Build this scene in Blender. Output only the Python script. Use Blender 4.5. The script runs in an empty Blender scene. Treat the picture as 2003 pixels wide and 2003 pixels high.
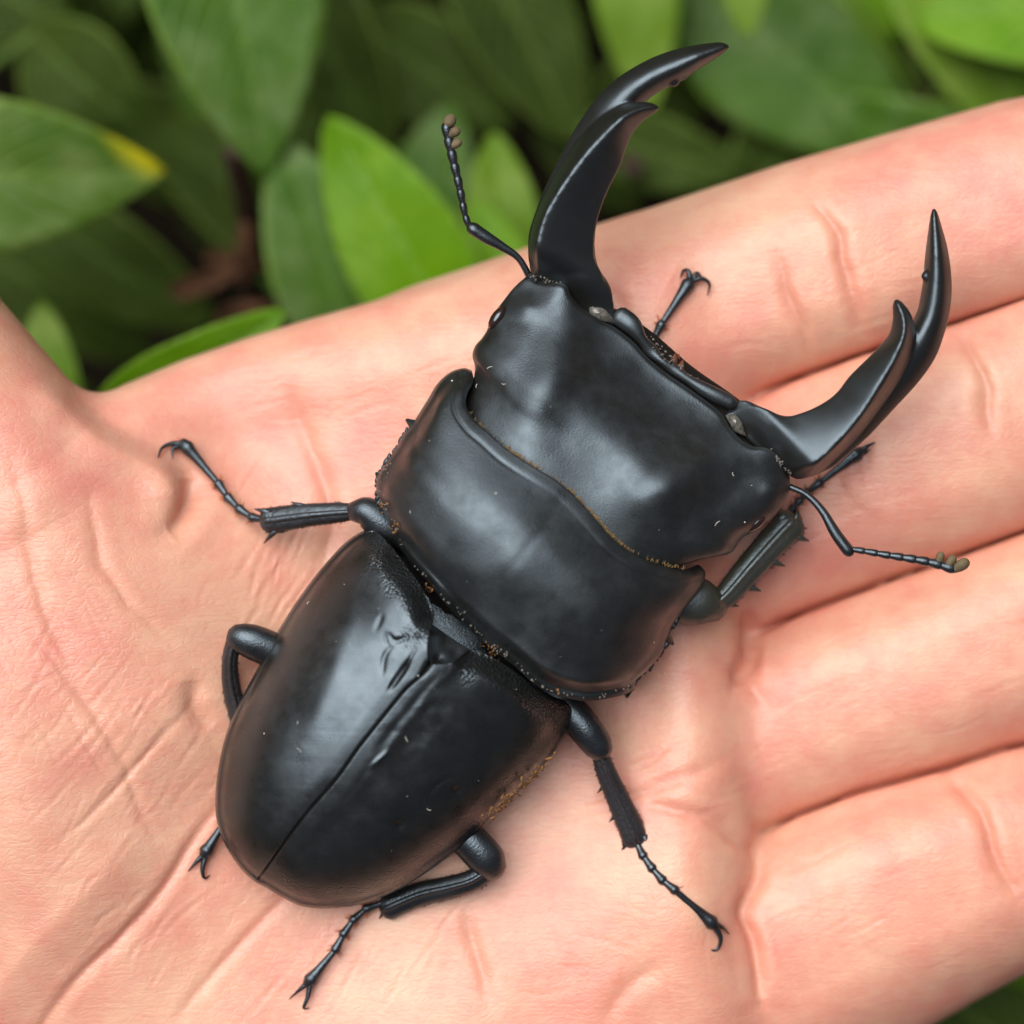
import bpy, math, random
import numpy as np
from mathutils import Vector

# ------------------------------------------------------------------ units, camera, light
# Everything is measured in photo pixels (2003 across at palm height), 1 px = 0.05 mm; z is height above the palm in px.
W = 2003.0
K = 0.1 / W                      # metres per pixel at palm height
CAM_H = 0.23                     # camera height above the palm (m)
DP = CAM_H / K                   # the same in px
CX = CY = W / 2

sc = bpy.context.scene
col = sc.collection
rng = random.Random(7)

cam_d = bpy.data.cameras.new('camera')
cam = bpy.data.objects.new('camera', cam_d); col.objects.link(cam)
cam.location = (0, 0, CAM_H)
cam_d.sensor_width = 36.0
cam_d.lens = 36.0 * CAM_H / 0.1
cam_d.clip_start = 0.005
cam_d.clip_end = 200.0
cam_d.dof.use_dof = True
cam_d.dof.focus_distance = CAM_H - 160 * K
cam_d.dof.aperture_fstop = 11.5
sc.camera = cam

SUN_AZ = math.radians(-38)       # measured from +Y (top of picture) towards +X
SUN_EL = math.radians(62)
world = bpy.data.worlds.new('World'); sc.world = world; world.use_nodes = True
wn = world.node_tree.nodes; wl = world.node_tree.links
sky = wn.new('ShaderNodeTexSky'); sky.sky_type = 'NISHITA'; sky.sun_disc = False
sky.sun_elevation = SUN_EL; sky.sun_rotation = SUN_AZ
sky.air_density = 1.0; sky.dust_density = 8.0; sky.ozone_density = 0.5
wl.new(sky.outputs[0], wn['Background'].inputs[0]); wn['Background'].inputs[1].default_value = 0.05

sun_d = bpy.data.lights.new('sun', 'SUN'); sun_d.energy = 5.0; sun_d.angle = math.radians(62)
sun_d.color = (0.985, 0.99, 1.0)
sun = bpy.data.objects.new('sun', sun_d); col.objects.link(sun)
sd = Vector((math.sin(SUN_AZ) * math.cos(SUN_EL), math.cos(SUN_AZ) * math.cos(SUN_EL), math.sin(SUN_EL)))
sun.rotation_euler = sd.to_track_quat('Z', 'Y').to_euler()
sun.location = sd * 1.0

sc.view_settings.view_transform = 'Standard'; sc.view_settings.look = 'None'
sc.view_settings.gamma = 1.0; sc.view_settings.use_curve_mapping = False
sc.view_settings.exposure = -0.08
sc.cycles.max_bounces = 6

# ------------------------------------------------------------------ helpers
def to_world(p):
    """photo px + height -> metres (the point that is seen at that pixel when it lies at that height)"""
    p = np.asarray(p, float)
    k = 1.0 - p[..., 2] / DP
    return np.stack([(p[..., 0] - CX) * k * K, -(p[..., 1] - CY) * k * K, p[..., 2] * K], -1)

def A(l): return np.array(l, float)

def curve(pts, n, closed=False):
    """Catmull-Rom through pts (any dimension), n samples evenly spaced"""
    P = A(pts)
    if len(P) == 2: 
        t = np.linspace(0, 1, n)[:, None]; return P[0] * (1 - t) + P[1] * t
    Q = np.vstack([2 * P[0] - P[1], P, 2 * P[-1] - P[-2]])
    out = []
    for i in range(1, len(Q) - 2):
        p0, p1, p2, p3 = Q[i - 1], Q[i], Q[i + 1], Q[i + 2]
        t = np.linspace(0, 1, 24, endpoint=False)[:, None]
        out.append(0.5 * ((2 * p1) + (-p0 + p2) * t + (2 * p0 - 5 * p1 + 4 * p2 - p3) * t ** 2 + (-p0 + 3 * p1 - 3 * p2 + p3) * t ** 3))
    out = np.vstack(out + [P[-1:]])
    d = np.r_[0, np.cumsum(np.linalg.norm(np.diff(out[:, :2], axis=0), axis=1) + 1e-9)]
    s = np.linspace(0, d[-1], n)
    return np.stack([np.interp(s, d, out[:, k]) for k in range(out.shape[1])], 1)

def sm(a, b, x):
    t = np.clip((x - a) / (b - a), 0, 1); return t * t * (3 - 2 * t)

def seg_dist(x, y, poly):
    """distance to a polyline, plus parameter 0..1 along it"""
    poly = A(poly); best = np.full(np.shape(x), 1e9); bt = np.zeros(np.shape(x))
    n = len(poly) - 1
    for i in range(n):
        ax, ay = poly[i, :2]; bx, by = poly[i + 1, :2]
        dx, dy = bx - ax, by - ay
        t = np.clip(((x - ax) * dx + (y - ay) * dy) / (dx * dx + dy * dy + 1e-9), 0, 1)
        d = np.hypot(x - ax - t * dx, y - ay - t * dy)
        m = d < best; best = np.where(m, d, best); bt = np.where(m, (i + t) / n, bt)
    return best, bt

_tab = np.random.RandomState(3).rand(256, 256)
def vnoise(x, y, scale, seed=0):
    x = x / scale + seed * 17.3; y = y / scale + seed * 9.1
    xi = np.floor(x).astype(int); yi = np.floor(y).astype(int)
    fx = x - xi; fy = y - yi; fx = fx * fx * (3 - 2 * fx); fy = fy * fy * (3 - 2 * fy)
    g = lambda a, b: _tab[a % 256, b % 256]
    return (g(xi, yi) * (1 - fx) + g(xi + 1, yi) * fx) * (1 - fy) + (g(xi, yi + 1) * (1 - fx) + g(xi + 1, yi + 1) * fx) * fy - 0.5

class MB:
    """collects geometry in px space, builds one mesh object"""
    def __init__(self): self.v = []; self.f = []; self.n = 0
    def add(self, v, f):
        v = A(v).reshape(-1, 3); o = self.n
        self.v.append(v); self.f += [tuple(i + o for i in q) for q in f]; self.n += len(v)
        return self
    def tube(self, pts, n=14, k=10, cap=True, smooth=True, up=(0, 0, 1)):
        """pts: (x,y,z,ra[,rb]) ra = half-width across, rb = half-thickness along `up`"""
        pts = A(pts)
        if pts.shape[1] == 4: pts = np.c_[pts, pts[:, 3]]
        C = curve(pts, n) if smooth else pts
        n = len(C)
        p = C[:, :3]; tg = np.gradient(p, axis=0); tg /= np.linalg.norm(tg, axis=1)[:, None] + 1e-9
        U = np.tile(A(up), (n, 1)); s = np.cross(tg, U); ln = np.linalg.norm(s, axis=1)[:, None]
        s = np.where(ln > 1e-3, s / (ln + 1e-9), A((1, 0, 0))); U = np.cross(s, tg)
        rows = []
        def ring(i, f, off):
            a = np.arange(k) * 2 * math.pi / k
            return p[i] + tg[i] * off + f * (np.cos(a)[:, None] * s[i] * C[i, 3] + np.sin(a)[:, None] * U[i] * C[i, 4])
        if cap:
            r0 = min(C[0, 3], C[0, 4]); rows += [ring(0, f, -o * r0) for f, o in ((.35, .94), (.75, .62))]
        rows += [ring(i, 1, 0) for i in range(n)]
        if cap:
            r1 = min(C[-1, 3], C[-1, 4]); rows += [ring(n - 1, f, o * r1) for f, o in ((.75, .62), (.35, .94))]
        m = len(rows); v = np.vstack(rows); f = []
        for i in range(m - 1):
            for j in range(k):
                a = i * k + j; b = i * k + (j + 1) % k
                f.append((a, b, b + k, a + k))
        f.append(tuple(range(k))[::-1]); f.append(tuple((m - 1) * k + j for j in range(k)))
        return self.add(v, f)
    def cone(self, a, b, r, k=5):
        a, b = A(a), A(b); return self.tube([(*a, r), (*(a * .5 + b * .5), r * .62), (*b, r * .08)], n=3, k=k, cap=False, smooth=False)
    def blob(self, c, r, ang=0.0, n=10, k=14, tilt=None):
        c = A(c); v = []; f = []
        ca, sa = math.cos(ang), math.sin(ang)
        for i in range(n + 1):
            th = math.pi * (i + .02) / (n + .04)
            for j in range(k):
                ph = 2 * math.pi * j / k
                x = r[0] * math.sin(th) * math.cos(ph); y = r[1] * math.sin(th) * math.sin(ph); z = r[2] * math.cos(th)
                v.append((c[0] + x * ca - y * sa, c[1] + x * sa + y * ca, c[2] + z))
        for i in range(n):
            for j in range(k):
                a = i * k + j; b = i * k + (j + 1) % k
                f.append((a, b, b + k, a + k))
        return self.add(v, f)
    def shell(self, X, Y, ZT, ZB):
        """closed body from two height sheets over the same (s,t) grid"""
        n, m = X.shape
        T = np.stack([X, Y, ZT], -1).reshape(-1, 3); B = np.stack([X, Y, ZB], -1).reshape(-1, 3)
        f = []; N = n * m
        for i in range(n - 1):
            for j in range(m - 1):
                a = i * m + j
                f.append((a, a + 1, a + m + 1, a + m)); f.append((a + N, a + m + N, a + m + 1 + N, a + 1 + N))
        bd = [j for j in range(m)] + [i * m + m - 1 for i in range(1, n)] + [(n - 1) * m + j for j in range(m - 2, -1, -1)] + [i * m for i in range(n - 2, 0, -1)]
        for q in range(len(bd)):
            a, b = bd[q], bd[(q + 1) % len(bd)]
            f.append((a, a + N, b + N, b))
        return self.add(np.vstack([T, B]), f)
    def mesh(self, name, merge=0.0):
        me = bpy.data.meshes.new(name)
        me.from_pydata(to_world(np.vstack(self.v)).tolist(), [], self.f)
        if merge:
            import bmesh
            bm = bmesh.new(); bm.from_mesh(me); bmesh.ops.remove_doubles(bm, verts=bm.verts, dist=merge * K)
            bmesh.ops.recalc_face_normals(bm, faces=bm.faces); bm.to_mesh(me); bm.free()
        me.update(); me.shade_smooth()
        return me
    def build(self, name, mat, parent=None, merge=0.0):
        return link(name, self.mesh(name, merge), mat, parent)

def link(name, me, mat, parent=None):
    o = bpy.data.objects.new(name, me); col.objects.link(o)
    if mat and not me.materials: me.materials.append(mat)
    if parent: o.parent = parent
    return o

def empty(name, parent=None, loc=None):
    o = bpy.data.objects.new(name, None); col.objects.link(o); o.empty_display_size = 0.005
    if loc is not None: o.location = loc
    if parent: o.parent = parent
    return o

def tag(o, label=None, cat=None, group=None, kind=None):
    for k, v in (('label', label), ('category', cat), ('group', group), ('kind', kind)):
        if v: o[k] = v
    return o

# ------------------------------------------------------------------ materials
def mat_base(name):
    m = bpy.data.materials.new(name); m.use_nodes = True
    nt = m.node_tree; return m, nt, nt.nodes, nt.links, nt.nodes['Principled BSDF']

def N(nt, kind, **kw):
    n = nt.nodes.new(kind)
    for k, v in kw.items():
        if k in n.inputs: n.inputs[k].default_value = v
        else: setattr(n, k, v)
    return n

def noise(nt, scale, detail=3, rough=.55, vec=None):
    t = N(nt, 'ShaderNodeTexNoise'); t.inputs['Scale'].default_value = scale
    t.inputs['Detail'].default_value = detail; t.inputs['Roughness'].default_value = rough
    if vec is not None: nt.links.new(vec, t.inputs['Vector'])
    return t

def ramp(nt, src, stops):
    r = N(nt, 'ShaderNodeValToRGB'); e = r.color_ramp.elements
    while len(e) < len(stops): e.new(.5)
    for i, (p, c) in enumerate(stops):
        e[i].position = p; e[i].color = c if len(c) == 4 else (*c, 1)
    nt.links.new(src, r.inputs[0]); return r

def g3(v): return (v, v, v)

def chitin(name, rough, colr=(0.0075, 0.0072, 0.0075), micro=.00002, mscale=9000, spec=1.0, granular=False, mottle=.11):
    m, nt, nd, lk, b = mat_base(name)
    tc = N(nt, 'ShaderNodeTexCoord'); ob = tc.outputs['Object']
    b.inputs['Base Color'].default_value = (*colr, 1)
    b.inputs['Specular IOR Level'].default_value = spec; b.inputs['Specular Tint'].default_value = (.70, .87, 1.0, 1)  # blue sheen of the reflected sky put into the specular tint
    n1 = noise(nt, 260, 4, .6, ob)
    n1.inputs['Scale'].default_value = 420; r = ramp(nt, n1.outputs[0], [(.3, g3(rough - mottle)), (.7, g3(rough + mottle))])
    lk.new(r.outputs[0], b.inputs['Roughness'])
    n2 = noise(nt, mscale, 2, .5, ob)
    bp = N(nt, 'ShaderNodeBump'); bp.inputs['Strength'].default_value = .7; bp.inputs['Distance'].default_value = micro
    lk.new(n2.outputs[0], bp.inputs['Height'])
    n3 = noise(nt, 420, 3, .5, ob)
    bp2 = N(nt, 'ShaderNodeBump'); bp2.inputs['Strength'].default_value = .25; bp2.inputs['Distance'].default_value = .00012
    lk.new(n3.outputs[0], bp2.inputs['Height']); lk.new(bp.outputs[0], bp2.inputs['Normal'])
    out = bp2
    if granular:
        at = N(nt, 'ShaderNodeAttribute'); at.attribute_name = 'rough'
        vo = N(nt, 'ShaderNodeTexVoronoi'); vo.inputs['Scale'].default_value = 3900; lk.new(ob, vo.inputs['Vector'])
        mu = N(nt, 'ShaderNodeMath'); mu.operation = 'MULTIPLY'; lk.new(at.outputs['Fac'], mu.inputs[0]); lk.new(vo.outputs[0], mu.inputs[1])
        bp3 = N(nt, 'ShaderNodeBump'); bp3.inputs['Strength'].default_value = 1.0; bp3.inputs['Distance'].default_value = .00018
        lk.new(mu.outputs[0], bp3.inputs['Height']); lk.new(out.outputs[0], bp3.inputs['Normal']); out = bp3
        wv = N(nt, 'ShaderNodeMapping'); wv.inputs['Rotation'].default_value = (0, 0, math.radians(-49)); wv.inputs['Scale'].default_value = (60, 2600, 60)
        lk.new(ob, wv.inputs['Vector']); n4 = noise(nt, 1.0, 3, .6, wv.outputs[0])
        bp4 = N(nt, 'ShaderNodeBump'); bp4.inputs['Strength'].default_value = .22; bp4.inputs['Distance'].default_value = .00006
        lk.new(n4.outputs[0], bp4.inputs['Height']); lk.new(out.outputs[0], bp4.inputs['Normal']); out = bp4
    lk.new(out.outputs[0], b.inputs['Normal'])
    return m

def plain(name, c, rough=.5, spec=.5, var=.25, scale=1500):
    m, nt, nd, lk, b = mat_base(name)
    tc = N(nt, 'ShaderNodeTexCoord'); n1 = noise(nt, scale, 3, .6, tc.outputs['Object'])
    lo = tuple(x * (1 - var) for x in c); hi = tuple(min(1, x * (1 + var)) for x in c)
    r = ramp(nt, n1.outputs[0], [(.3, lo), (.7, hi)]); lk.new(r.outputs[0], b.inputs['Base Color'])
    b.inputs['Roughness'].default_value = rough; b.inputs['Specular IOR Level'].default_value = spec
    return m

def skin_mat():
    m, nt, nd, lk, b = mat_base('skin')
    tc = N(nt, 'ShaderNodeTexCoord'); ob = tc.outputs['Object']
    # blotches of blood under the skin: yellowish, peach, pink
    n1 = noise(nt, 48, 3, .55, ob)
    r1 = ramp(nt, n1.outputs[0], [(.34, (.685, .408, .275)), (.50, (.655, .322, .224)), (.66, (.640, .250, .192))])
    n2 = noise(nt, 210, 4, .62, ob)
    r2 = ramp(nt, n2.outputs[0], [(.34, (.715, .448, .310)), (.64, (.625, .250, .186))])
    mx = N(nt, 'ShaderNodeMix'); mx.data_type = 'RGBA'; mx.inputs[0].default_value = .45
    lk.new(r1.outputs[0], mx.inputs[6]); lk.new(r2.outputs[0], mx.inputs[7])
    at = N(nt, 'ShaderNodeAttribute'); at.attribute_name = 'redness'
    mx2 = N(nt, 'ShaderNodeMix'); mx2.data_type = 'RGBA'; mx2.inputs[7].default_value = (.62, .205, .130, 1)
    lk.new(at.outputs['Fac'], mx2.inputs[0]); lk.new(mx.outputs[2], mx2.inputs[6])
    lk.new(mx2.outputs[2], b.inputs['Base Color'])
    b.inputs['Roughness'].default_value = .40; b.inputs['Specular IOR Level'].default_value = .5
    b.inputs['Subsurface Weight'].default_value = .7
    b.inputs['Subsurface Radius'].default_value = (1.0, .38, .22); b.inputs['Subsurface Scale'].default_value = .0016
    # fine parallel wrinkles, two families, and pores
    def streak(ang, sx, sy, dist, st, prev):
        mp = N(nt, 'ShaderNodeMapping'); mp.inputs['Rotation'].default_value = (0, 0, ang); mp.inputs['Scale'].default_value = (sx, sy, sx)
        lk.new(ob, mp.inputs['Vector']); n = noise(nt, 1.0, 4, .6, mp.outputs[0])
        bp = N(nt, 'ShaderNodeBump'); bp.inputs['Strength'].default_value = st; bp.inputs['Distance'].default_value = dist
        lk.new(n.outputs[0], bp.inputs['Height'])
        if prev: lk.new(prev.outputs[0], bp.inputs['Normal'])
        return bp
    b1 = streak(math.radians(-20), 260, 2300, .00016, .22, None)
    b2 = streak(math.radians(58), 220, 2000, .00018, .22, b1)
    n5 = noise(nt, 2600, 3, .6, ob)
    b3 = N(nt, 'ShaderNodeBump'); b3.inputs['Strength'].default_value = .3; b3.inputs['Distance'].default_value = .00008
    lk.new(n5.outputs[0], b3.inputs['Height']); lk.new(b2.outputs[0], b3.inputs['Normal'])
    vo = N(nt, 'ShaderNodeTexVoronoi'); vo.feature = 'DISTANCE_TO_EDGE'; vo.inputs['Scale'].default_value = 1.0
    mp = N(nt, 'ShaderNodeMapping'); mp.inputs['Rotation'].default_value = (0, 0, math.radians(-25)); mp.inputs['Scale'].default_value = (1000, 1900, 1200)
    nw = noise(nt, 260, 2, .5, ob); va = N(nt, 'ShaderNodeVectorMath'); va.operation = 'MULTIPLY_ADD'; va.inputs[1].default_value = (.002, .002, .002)
    lk.new(nw.outputs['Color'], va.inputs[0]); lk.new(ob, va.inputs[2]); lk.new(va.outputs[0], mp.inputs['Vector']); lk.new(mp.outputs[0], vo.inputs['Vector'])
    rv = ramp(nt, vo.outputs[0], [(0.0, g3(0)), (.16, g3(1))])
    b4 = N(nt, 'ShaderNodeBump'); b4.inputs['Strength'].default_value = .45; b4.inputs['Distance'].default_value = .00004
    lk.new(rv.outputs[0], b4.inputs['Height']); lk.new(b3.outputs[0], b4.inputs['Normal'])
    lk.new(b4.outputs[0], b.inputs['Normal'])
    return m

def leaf_mat(name, c1, c2, wax, rough=.42, tipcol=None):
    """green lamina with paler veins, waxy bloom in blotches, light shining through"""
    m, nt, nd, lk, b = mat_base(name)
    tc = N(nt, 'ShaderNodeTexCoord'); ob = tc.outputs['Object']; uv = tc.outputs['UV']
    n1 = noise(nt, 90, 4, .6, ob)
    r1 = ramp(nt, n1.outputs[0], [(.3, c1), (.7, c2)])
    n2 = noise(nt, 130, 5, .7, ob)
    r2 = ramp(nt, n2.outputs[0], [(.46, g3(0)), (.64, g3(1))])
    mx = N(nt, 'ShaderNodeMix'); mx.data_type = 'RGBA'; mx.inputs[7].default_value = (*wax, 1)
    lk.new(r2.outputs[0], mx.inputs[0]); lk.new(r1.outputs[0], mx.inputs[6])
    sx = N(nt, 'ShaderNodeSeparateXYZ'); lk.new(uv, sx.inputs[0])
    # midrib (u = 0.5) paler
    ab = N(nt, 'ShaderNodeMath'); ab.operation = 'SUBTRACT'; lk.new(sx.outputs[0], ab.inputs[0]); ab.inputs[1].default_value = .5
    ab2 = N(nt, 'ShaderNodeMath'); ab2.operation = 'ABSOLUTE'; lk.new(ab.outputs[0], ab2.inputs[0])
    rm = ramp(nt, ab2.outputs[0], [(.010, g3(.28)), (.035, g3(0))])
    mx2 = N(nt, 'ShaderNodeMix'); mx2.data_type = 'RGBA'; mx2.inputs[7].default_value = (.20, .34, .07, 1)
    lk.new(rm.outputs[0], mx2.inputs[0]); lk.new(mx.outputs[2], mx2.inputs[6])
    last = mx2
    v1 = N(nt, 'ShaderNodeMath'); v1.operation = 'MULTIPLY'; v1.inputs[1].default_value = -7.5; lk.new(ab2.outputs[0], v1.inputs[0])
    v2 = N(nt, 'ShaderNodeMath'); v2.operation = 'MULTIPLY_ADD'; v2.inputs[1].default_value = 11.0; lk.new(sx.outputs[1], v2.inputs[0]); lk.new(v1.outputs[0], v2.inputs[2])
    nv_ = noise(nt, 120, 2, .5, ob); v2b = N(nt, 'ShaderNodeMath'); v2b.operation = 'MULTIPLY_ADD'; v2b.inputs[1].default_value = 1.1; lk.new(nv_.outputs[0], v2b.inputs[0]); lk.new(v2.outputs[0], v2b.inputs[2])
    v3 = N(nt, 'ShaderNodeMath'); v3.operation = 'PINGPONG'; v3.inputs[1].default_value = .5; lk.new(v2b.outputs[0], v3.inputs[0])
    rs = ramp(nt, v3.outputs[0], [(.0, g3(.5)), (.12, g3(0))])
    mxv = N(nt, 'ShaderNodeMix'); mxv.data_type = 'RGBA'; mxv.inputs[7].default_value = (.17, .30, .045, 1)
    lk.new(rs.outputs[0], mxv.inputs[0]); lk.new(last.outputs[2], mxv.inputs[6]); last = mxv
    # pale margin
    re = ramp(nt, ab2.outputs[0], [(.455, g3(0)), (.495, g3(.5))])
    mx3 = N(nt, 'ShaderNodeMix'); mx3.data_type = 'RGBA'; mx3.inputs[7].default_value = (.24, .36, .06, 1)
    lk.new(re.outputs[0], mx3.inputs[0]); lk.new(last.outputs[2], mx3.inputs[6]); last = mx3
    if tipcol:
        # yellowed tip, on one side of the midrib
        ma = N(nt, 'ShaderNodeMath'); ma.operation = 'MULTIPLY_ADD'; lk.new(sx.outputs[0], ma.inputs[0]); ma.inputs[1].default_value = .20; lk.new(sx.outputs[1], ma.inputs[2])
        ma2 = N(nt, 'ShaderNodeMath'); ma2.operation = 'MULTIPLY'; ma2.inputs[1].default_value = .9; lk.new(ma.outputs[0], ma2.inputs[0])
        rt = ramp(nt, ma2.outputs[0], [(.89, g3(0)), (.985, g3(1))])
        mx4 = N(nt, 'ShaderNodeMix'); mx4.data_type = 'RGBA'; mx4.inputs[7].default_value = (*tipcol, 1)
        lk.new(rt.outputs[0], mx4.inputs[0]); lk.new(last.outputs[2], mx4.inputs[6]); last = mx4
    lk.new(last.outputs[2], b.inputs['Base Color'])
    b.inputs['Roughness'].default_value = rough
    b.inputs['Specular IOR Level'].default_value = .18
    bp = N(nt, 'ShaderNodeBump'); bp.inputs['Strength'].default_value = .35; bp.inputs['Distance'].default_value = .0005
    n3 = noise(nt, 330, 3, .6, ob); 
    bpv = N(nt, 'ShaderNodeBump'); bpv.invert = True; bpv.inputs['Strength'].default_value = .6; bpv.inputs['Distance'].default_value = .0006
    lk.new(rs.outputs[0], bpv.inputs['Height']); lk.new(n3.outputs[0], bp.inputs['Height']); lk.new(bpv.outputs[0], bp.inputs['Normal']); lk.new(bp.outputs[0], b.inputs['Normal'])
    tr = N(nt, 'ShaderNodeBsdfTranslucent'); mxs = N(nt, 'ShaderNodeMixShader'); mxs.inputs[0].default_value = .28
    hs = N(nt, 'ShaderNodeHueSaturation'); hs.inputs['Saturation'].default_value = 1.25; hs.inputs['Value'].default_value = 1.6
    lk.new(last.outputs[2], hs.inputs['Color']); lk.new(hs.outputs[0], tr.inputs['Color'])
    lk.new(b.outputs[0], mxs.inputs[1]); lk.new(tr.outputs[0], mxs.inputs[2]); lk.new(mxs.outputs[0], nd['Material Output'].inputs['Surface'])
    return m

M = dict(
    satin=chitin('satin_chitin', .43, colr=(.0095, .0088, .0066), micro=.00003, mscale=6000),
    elytra=chitin('elytra_chitin', .32, colr=(.0085, .0078, .0058), granular=True, micro=.00002),
    mand=chitin('mandible_chitin', .36, colr=(.010, .0092, .007), mottle=.06),
    leg=chitin('leg_chitin', .34, colr=(.009, .0085, .008), mscale=5000, micro=.00005),
    tibia=chitin('tibia_chitin', .45, colr=(.014, .011, .010), mscale=2500, micro=.00012),
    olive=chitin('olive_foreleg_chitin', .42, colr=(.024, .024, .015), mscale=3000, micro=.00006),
    eye=chitin('eye_chitin', .14, colr=(.022, .010, .006)),
    club=plain('antenna_club_velvet', (.115, .085, .045), .75, .3),
    gold=plain('golden_bristle', (.24, .145, .045), .5),
    rust=plain('rust_bristle', (.42, .10, .02), .5),
    tan=plain('tan_bark_flake', (.20, .10, .042), .85, .15, .6, 2200),
    dust=plain('pale_dust', (.62, .58, .50), .8, .2, .2, 3000),
    membrane=plain('joint_membrane', (.10, .092, .078), .25, .6, .5, 2600),
    skin=skin_mat(),
    leaf_blue=leaf_mat('leaf_blue_green', (.045, .118, .012), (.072, .160, .014), (.125, .205, .060), .45),
    leaf_fresh=leaf_mat('leaf_fresh_green', (.090, .225, .002), (.145, .31, .003), (.16, .31, .012), .40),
    leaf_shaded=leaf_mat('leaf_shaded_green', (.018, .034, .001), (.034, .056, .0015), (.040, .070, .006), .65),  # shade inside the shrub put into a darker leaf colour
    leaf_tip=leaf_mat('leaf_yellow_tip', (.060, .135, .012), (.095, .180, .016), (.16, .235, .060), .45, tipcol=(.58, .54, .010)),
    leaf_light=leaf_mat('leaf_light_green', (.090, .185, .008), (.135, .240, .012), (.18, .27, .04), .45),
    stem=plain('stem_bark', (.035, .017, .011), .7, .3, .4, 500),
    dry=plain('dry_leaf', (.060, .026, .011), .8, .2, .5, 300),
    soil_black=plain('thorax_dark', (.006, .005, .004), .8, .2),
    soil=plain('soil', (.012, .009, .005), .95, .1, .6, 60),
)

# ------------------------------------------------------------------ ground
gm = bpy.data.meshes.new('ground')
GZ = -3300 * K
nG = 41; gx = np.sign(np.linspace(-1, 1, nG)) * np.abs(np.linspace(-1, 1, nG)) ** 4 * 40
gv = [(x, y, GZ + .006 * float(vnoise(A(x), A(y), .05, 2)) + (.004 * math.sin(x * 40) * math.sin(y * 37) if abs(x) < 1 and abs(y) < 1 else 0)) for x in gx for y in gx]
gf = [(i * nG + j, (i + 1) * nG + j, (i + 1) * nG + j + 1, i * nG + j + 1) for i in range(nG - 1) for j in range(nG - 1)]
gm.from_pydata(gv, [], gf); gm.update(); gm.shade_smooth()
tag(link('ground', gm, M['soil']), 'dark brown soil under the leafy shrub', 'ground', kind='structure')

# ------------------------------------------------------------------ the hand: implicit surface -> one continuous mesh
def smin(a, b, k):
    h = np.clip(.5 + .5 * (b - a) / k, 0, 1); return b * (1 - h) + a * h - k * h * (1 - h)

def rcone_chain(x, y, z, nodes, k=50):
    f = None
    for (a, b) in zip(nodes[:-1], nodes[1:]):
        ax, ay, az, ar = a; bx, by, bz, br = b
        dx, dy, dz = bx - ax, by - ay, bz - az; L2 = dx * dx + dy * dy + dz * dz
        t = np.clip(((x - ax) * dx + (y - ay) * dy + (z - az) * dz) / L2, 0, 1)
        d = np.sqrt((x - ax - t * dx) ** 2 + (y - ay - t * dy) ** 2 + (z - az - t * dz) ** 2) - (ar + (br - ar) * t)
        f = d if f is None else np.minimum(f, d)
    return f

def finger(x, y, z, nodes, crown=.16):
    """nodes: (x, y, ztop, halfwidth, halfheight); boxy rounded section, rounded tip"""
    best = None
    for (a, b) in zip(nodes[:-1], nodes[1:]):
        dx, dy = b[0] - a[0], b[1] - a[1]; L2 = dx * dx + dy * dy
        t = np.clip(((x - a[0]) * dx + (y - a[1]) * dy) / L2, 0, 1)
        u = np.hypot(x - a[0] - t * dx, y - a[1] - t * dy)
        w = a[3] + (b[3] - a[3]) * t; h = a[4] + (b[4] - a[4]) * t; zt = a[2] + (b[2] - a[2]) * t
        v = z - (zt - h) + crown * u * u / w
        r = .80 * np.minimum(w, h)
        qx = u - (w - r); qy = np.abs(v) - (h - r)
        d = np.hypot(np.maximum(qx, 0), np.maximum(qy, 0)) + np.minimum(np.maximum(qx, qy), 0) - r
        best = d if best is None else np.minimum(best, d)
    return best

FINGERS = [
    [(900, 748, -60, 198, 190), (1300, 620, -26, 211, 195), (1600, 521, 0, 212, 190), (2003, 396, 2, 203, 180), (2400, 285, -25, 175, 160)],
    [(1100, 1140, -60, 210, 200), (1450, 1025, -38, 235, 205), (1750, 905, 0, 233, 200), (2100, 775, 6, 223, 190), (2700, 570, -35, 180, 165)],
    [(1150, 1540, -60, 190, 190), (1480, 1440, -50, 202, 195), (1800, 1328, -8, 204, 190), (2100, 1218, -4, 196, 180), (2550, 1070, -35, 160, 150)],
    [(1300, 2020, -40, 240, 210), (1560, 1868, -12, 252, 215), (1760, 1770, 10, 238, 205), (2003, 1672, 2, 208, 185), (2330, 1560, -30, 155, 145)],
]
THUMB = [(190, 1330, -190, 330), (10, 1000, -90, 265), (-175, 690, -20, 205), (-330, 330, 10, 185), (-430, -20, 0, 160)]
PALM = A([(60, 930), (160, 800), (362, 703), (580, 632), (800, 570), (1032, 500), (1200, 448), (1400, 470), (1445, 640), (1450, 800), (1440, 1000),
          (1462, 1240), (1475, 1480), (1478, 1690), (1462, 1790), (1530, 2050), (1380, 2400), (1050, 2720), (600, 3050), (100, 3350),
          (-350, 3250), (-600, 2700), (-620, 2200), (-480, 1700), (-300, 1300), (-120, 1060)])
MOUNDS = [  # x, y, sx, sy, angle, amp
    (-60, 1420, 270, 430, -25, 210), (300, 1000, 110, 230, -45, 62), (860, 1330, 430, 300, -40, -46), (470, 860, 170, 110, -25, -78),
    (1310, 830, 130, 150, 0, 24), (1345, 1180, 110, 120, 0, 40), (1370, 1480, 110, 110, 0, 44), (1365, 1760, 100, 140, 0, 46), (1180, 1010, 90, 130, 0, -14), (1230, 1420, 110, 90, 20, -16),
    (900, 2150, 480, 300, -30, 62), (700, 760, 200, 120, -15, 12), (322, 955, 42, 46, 0, 20), (1060, 1800, 170, 150, 0, 14)]

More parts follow.
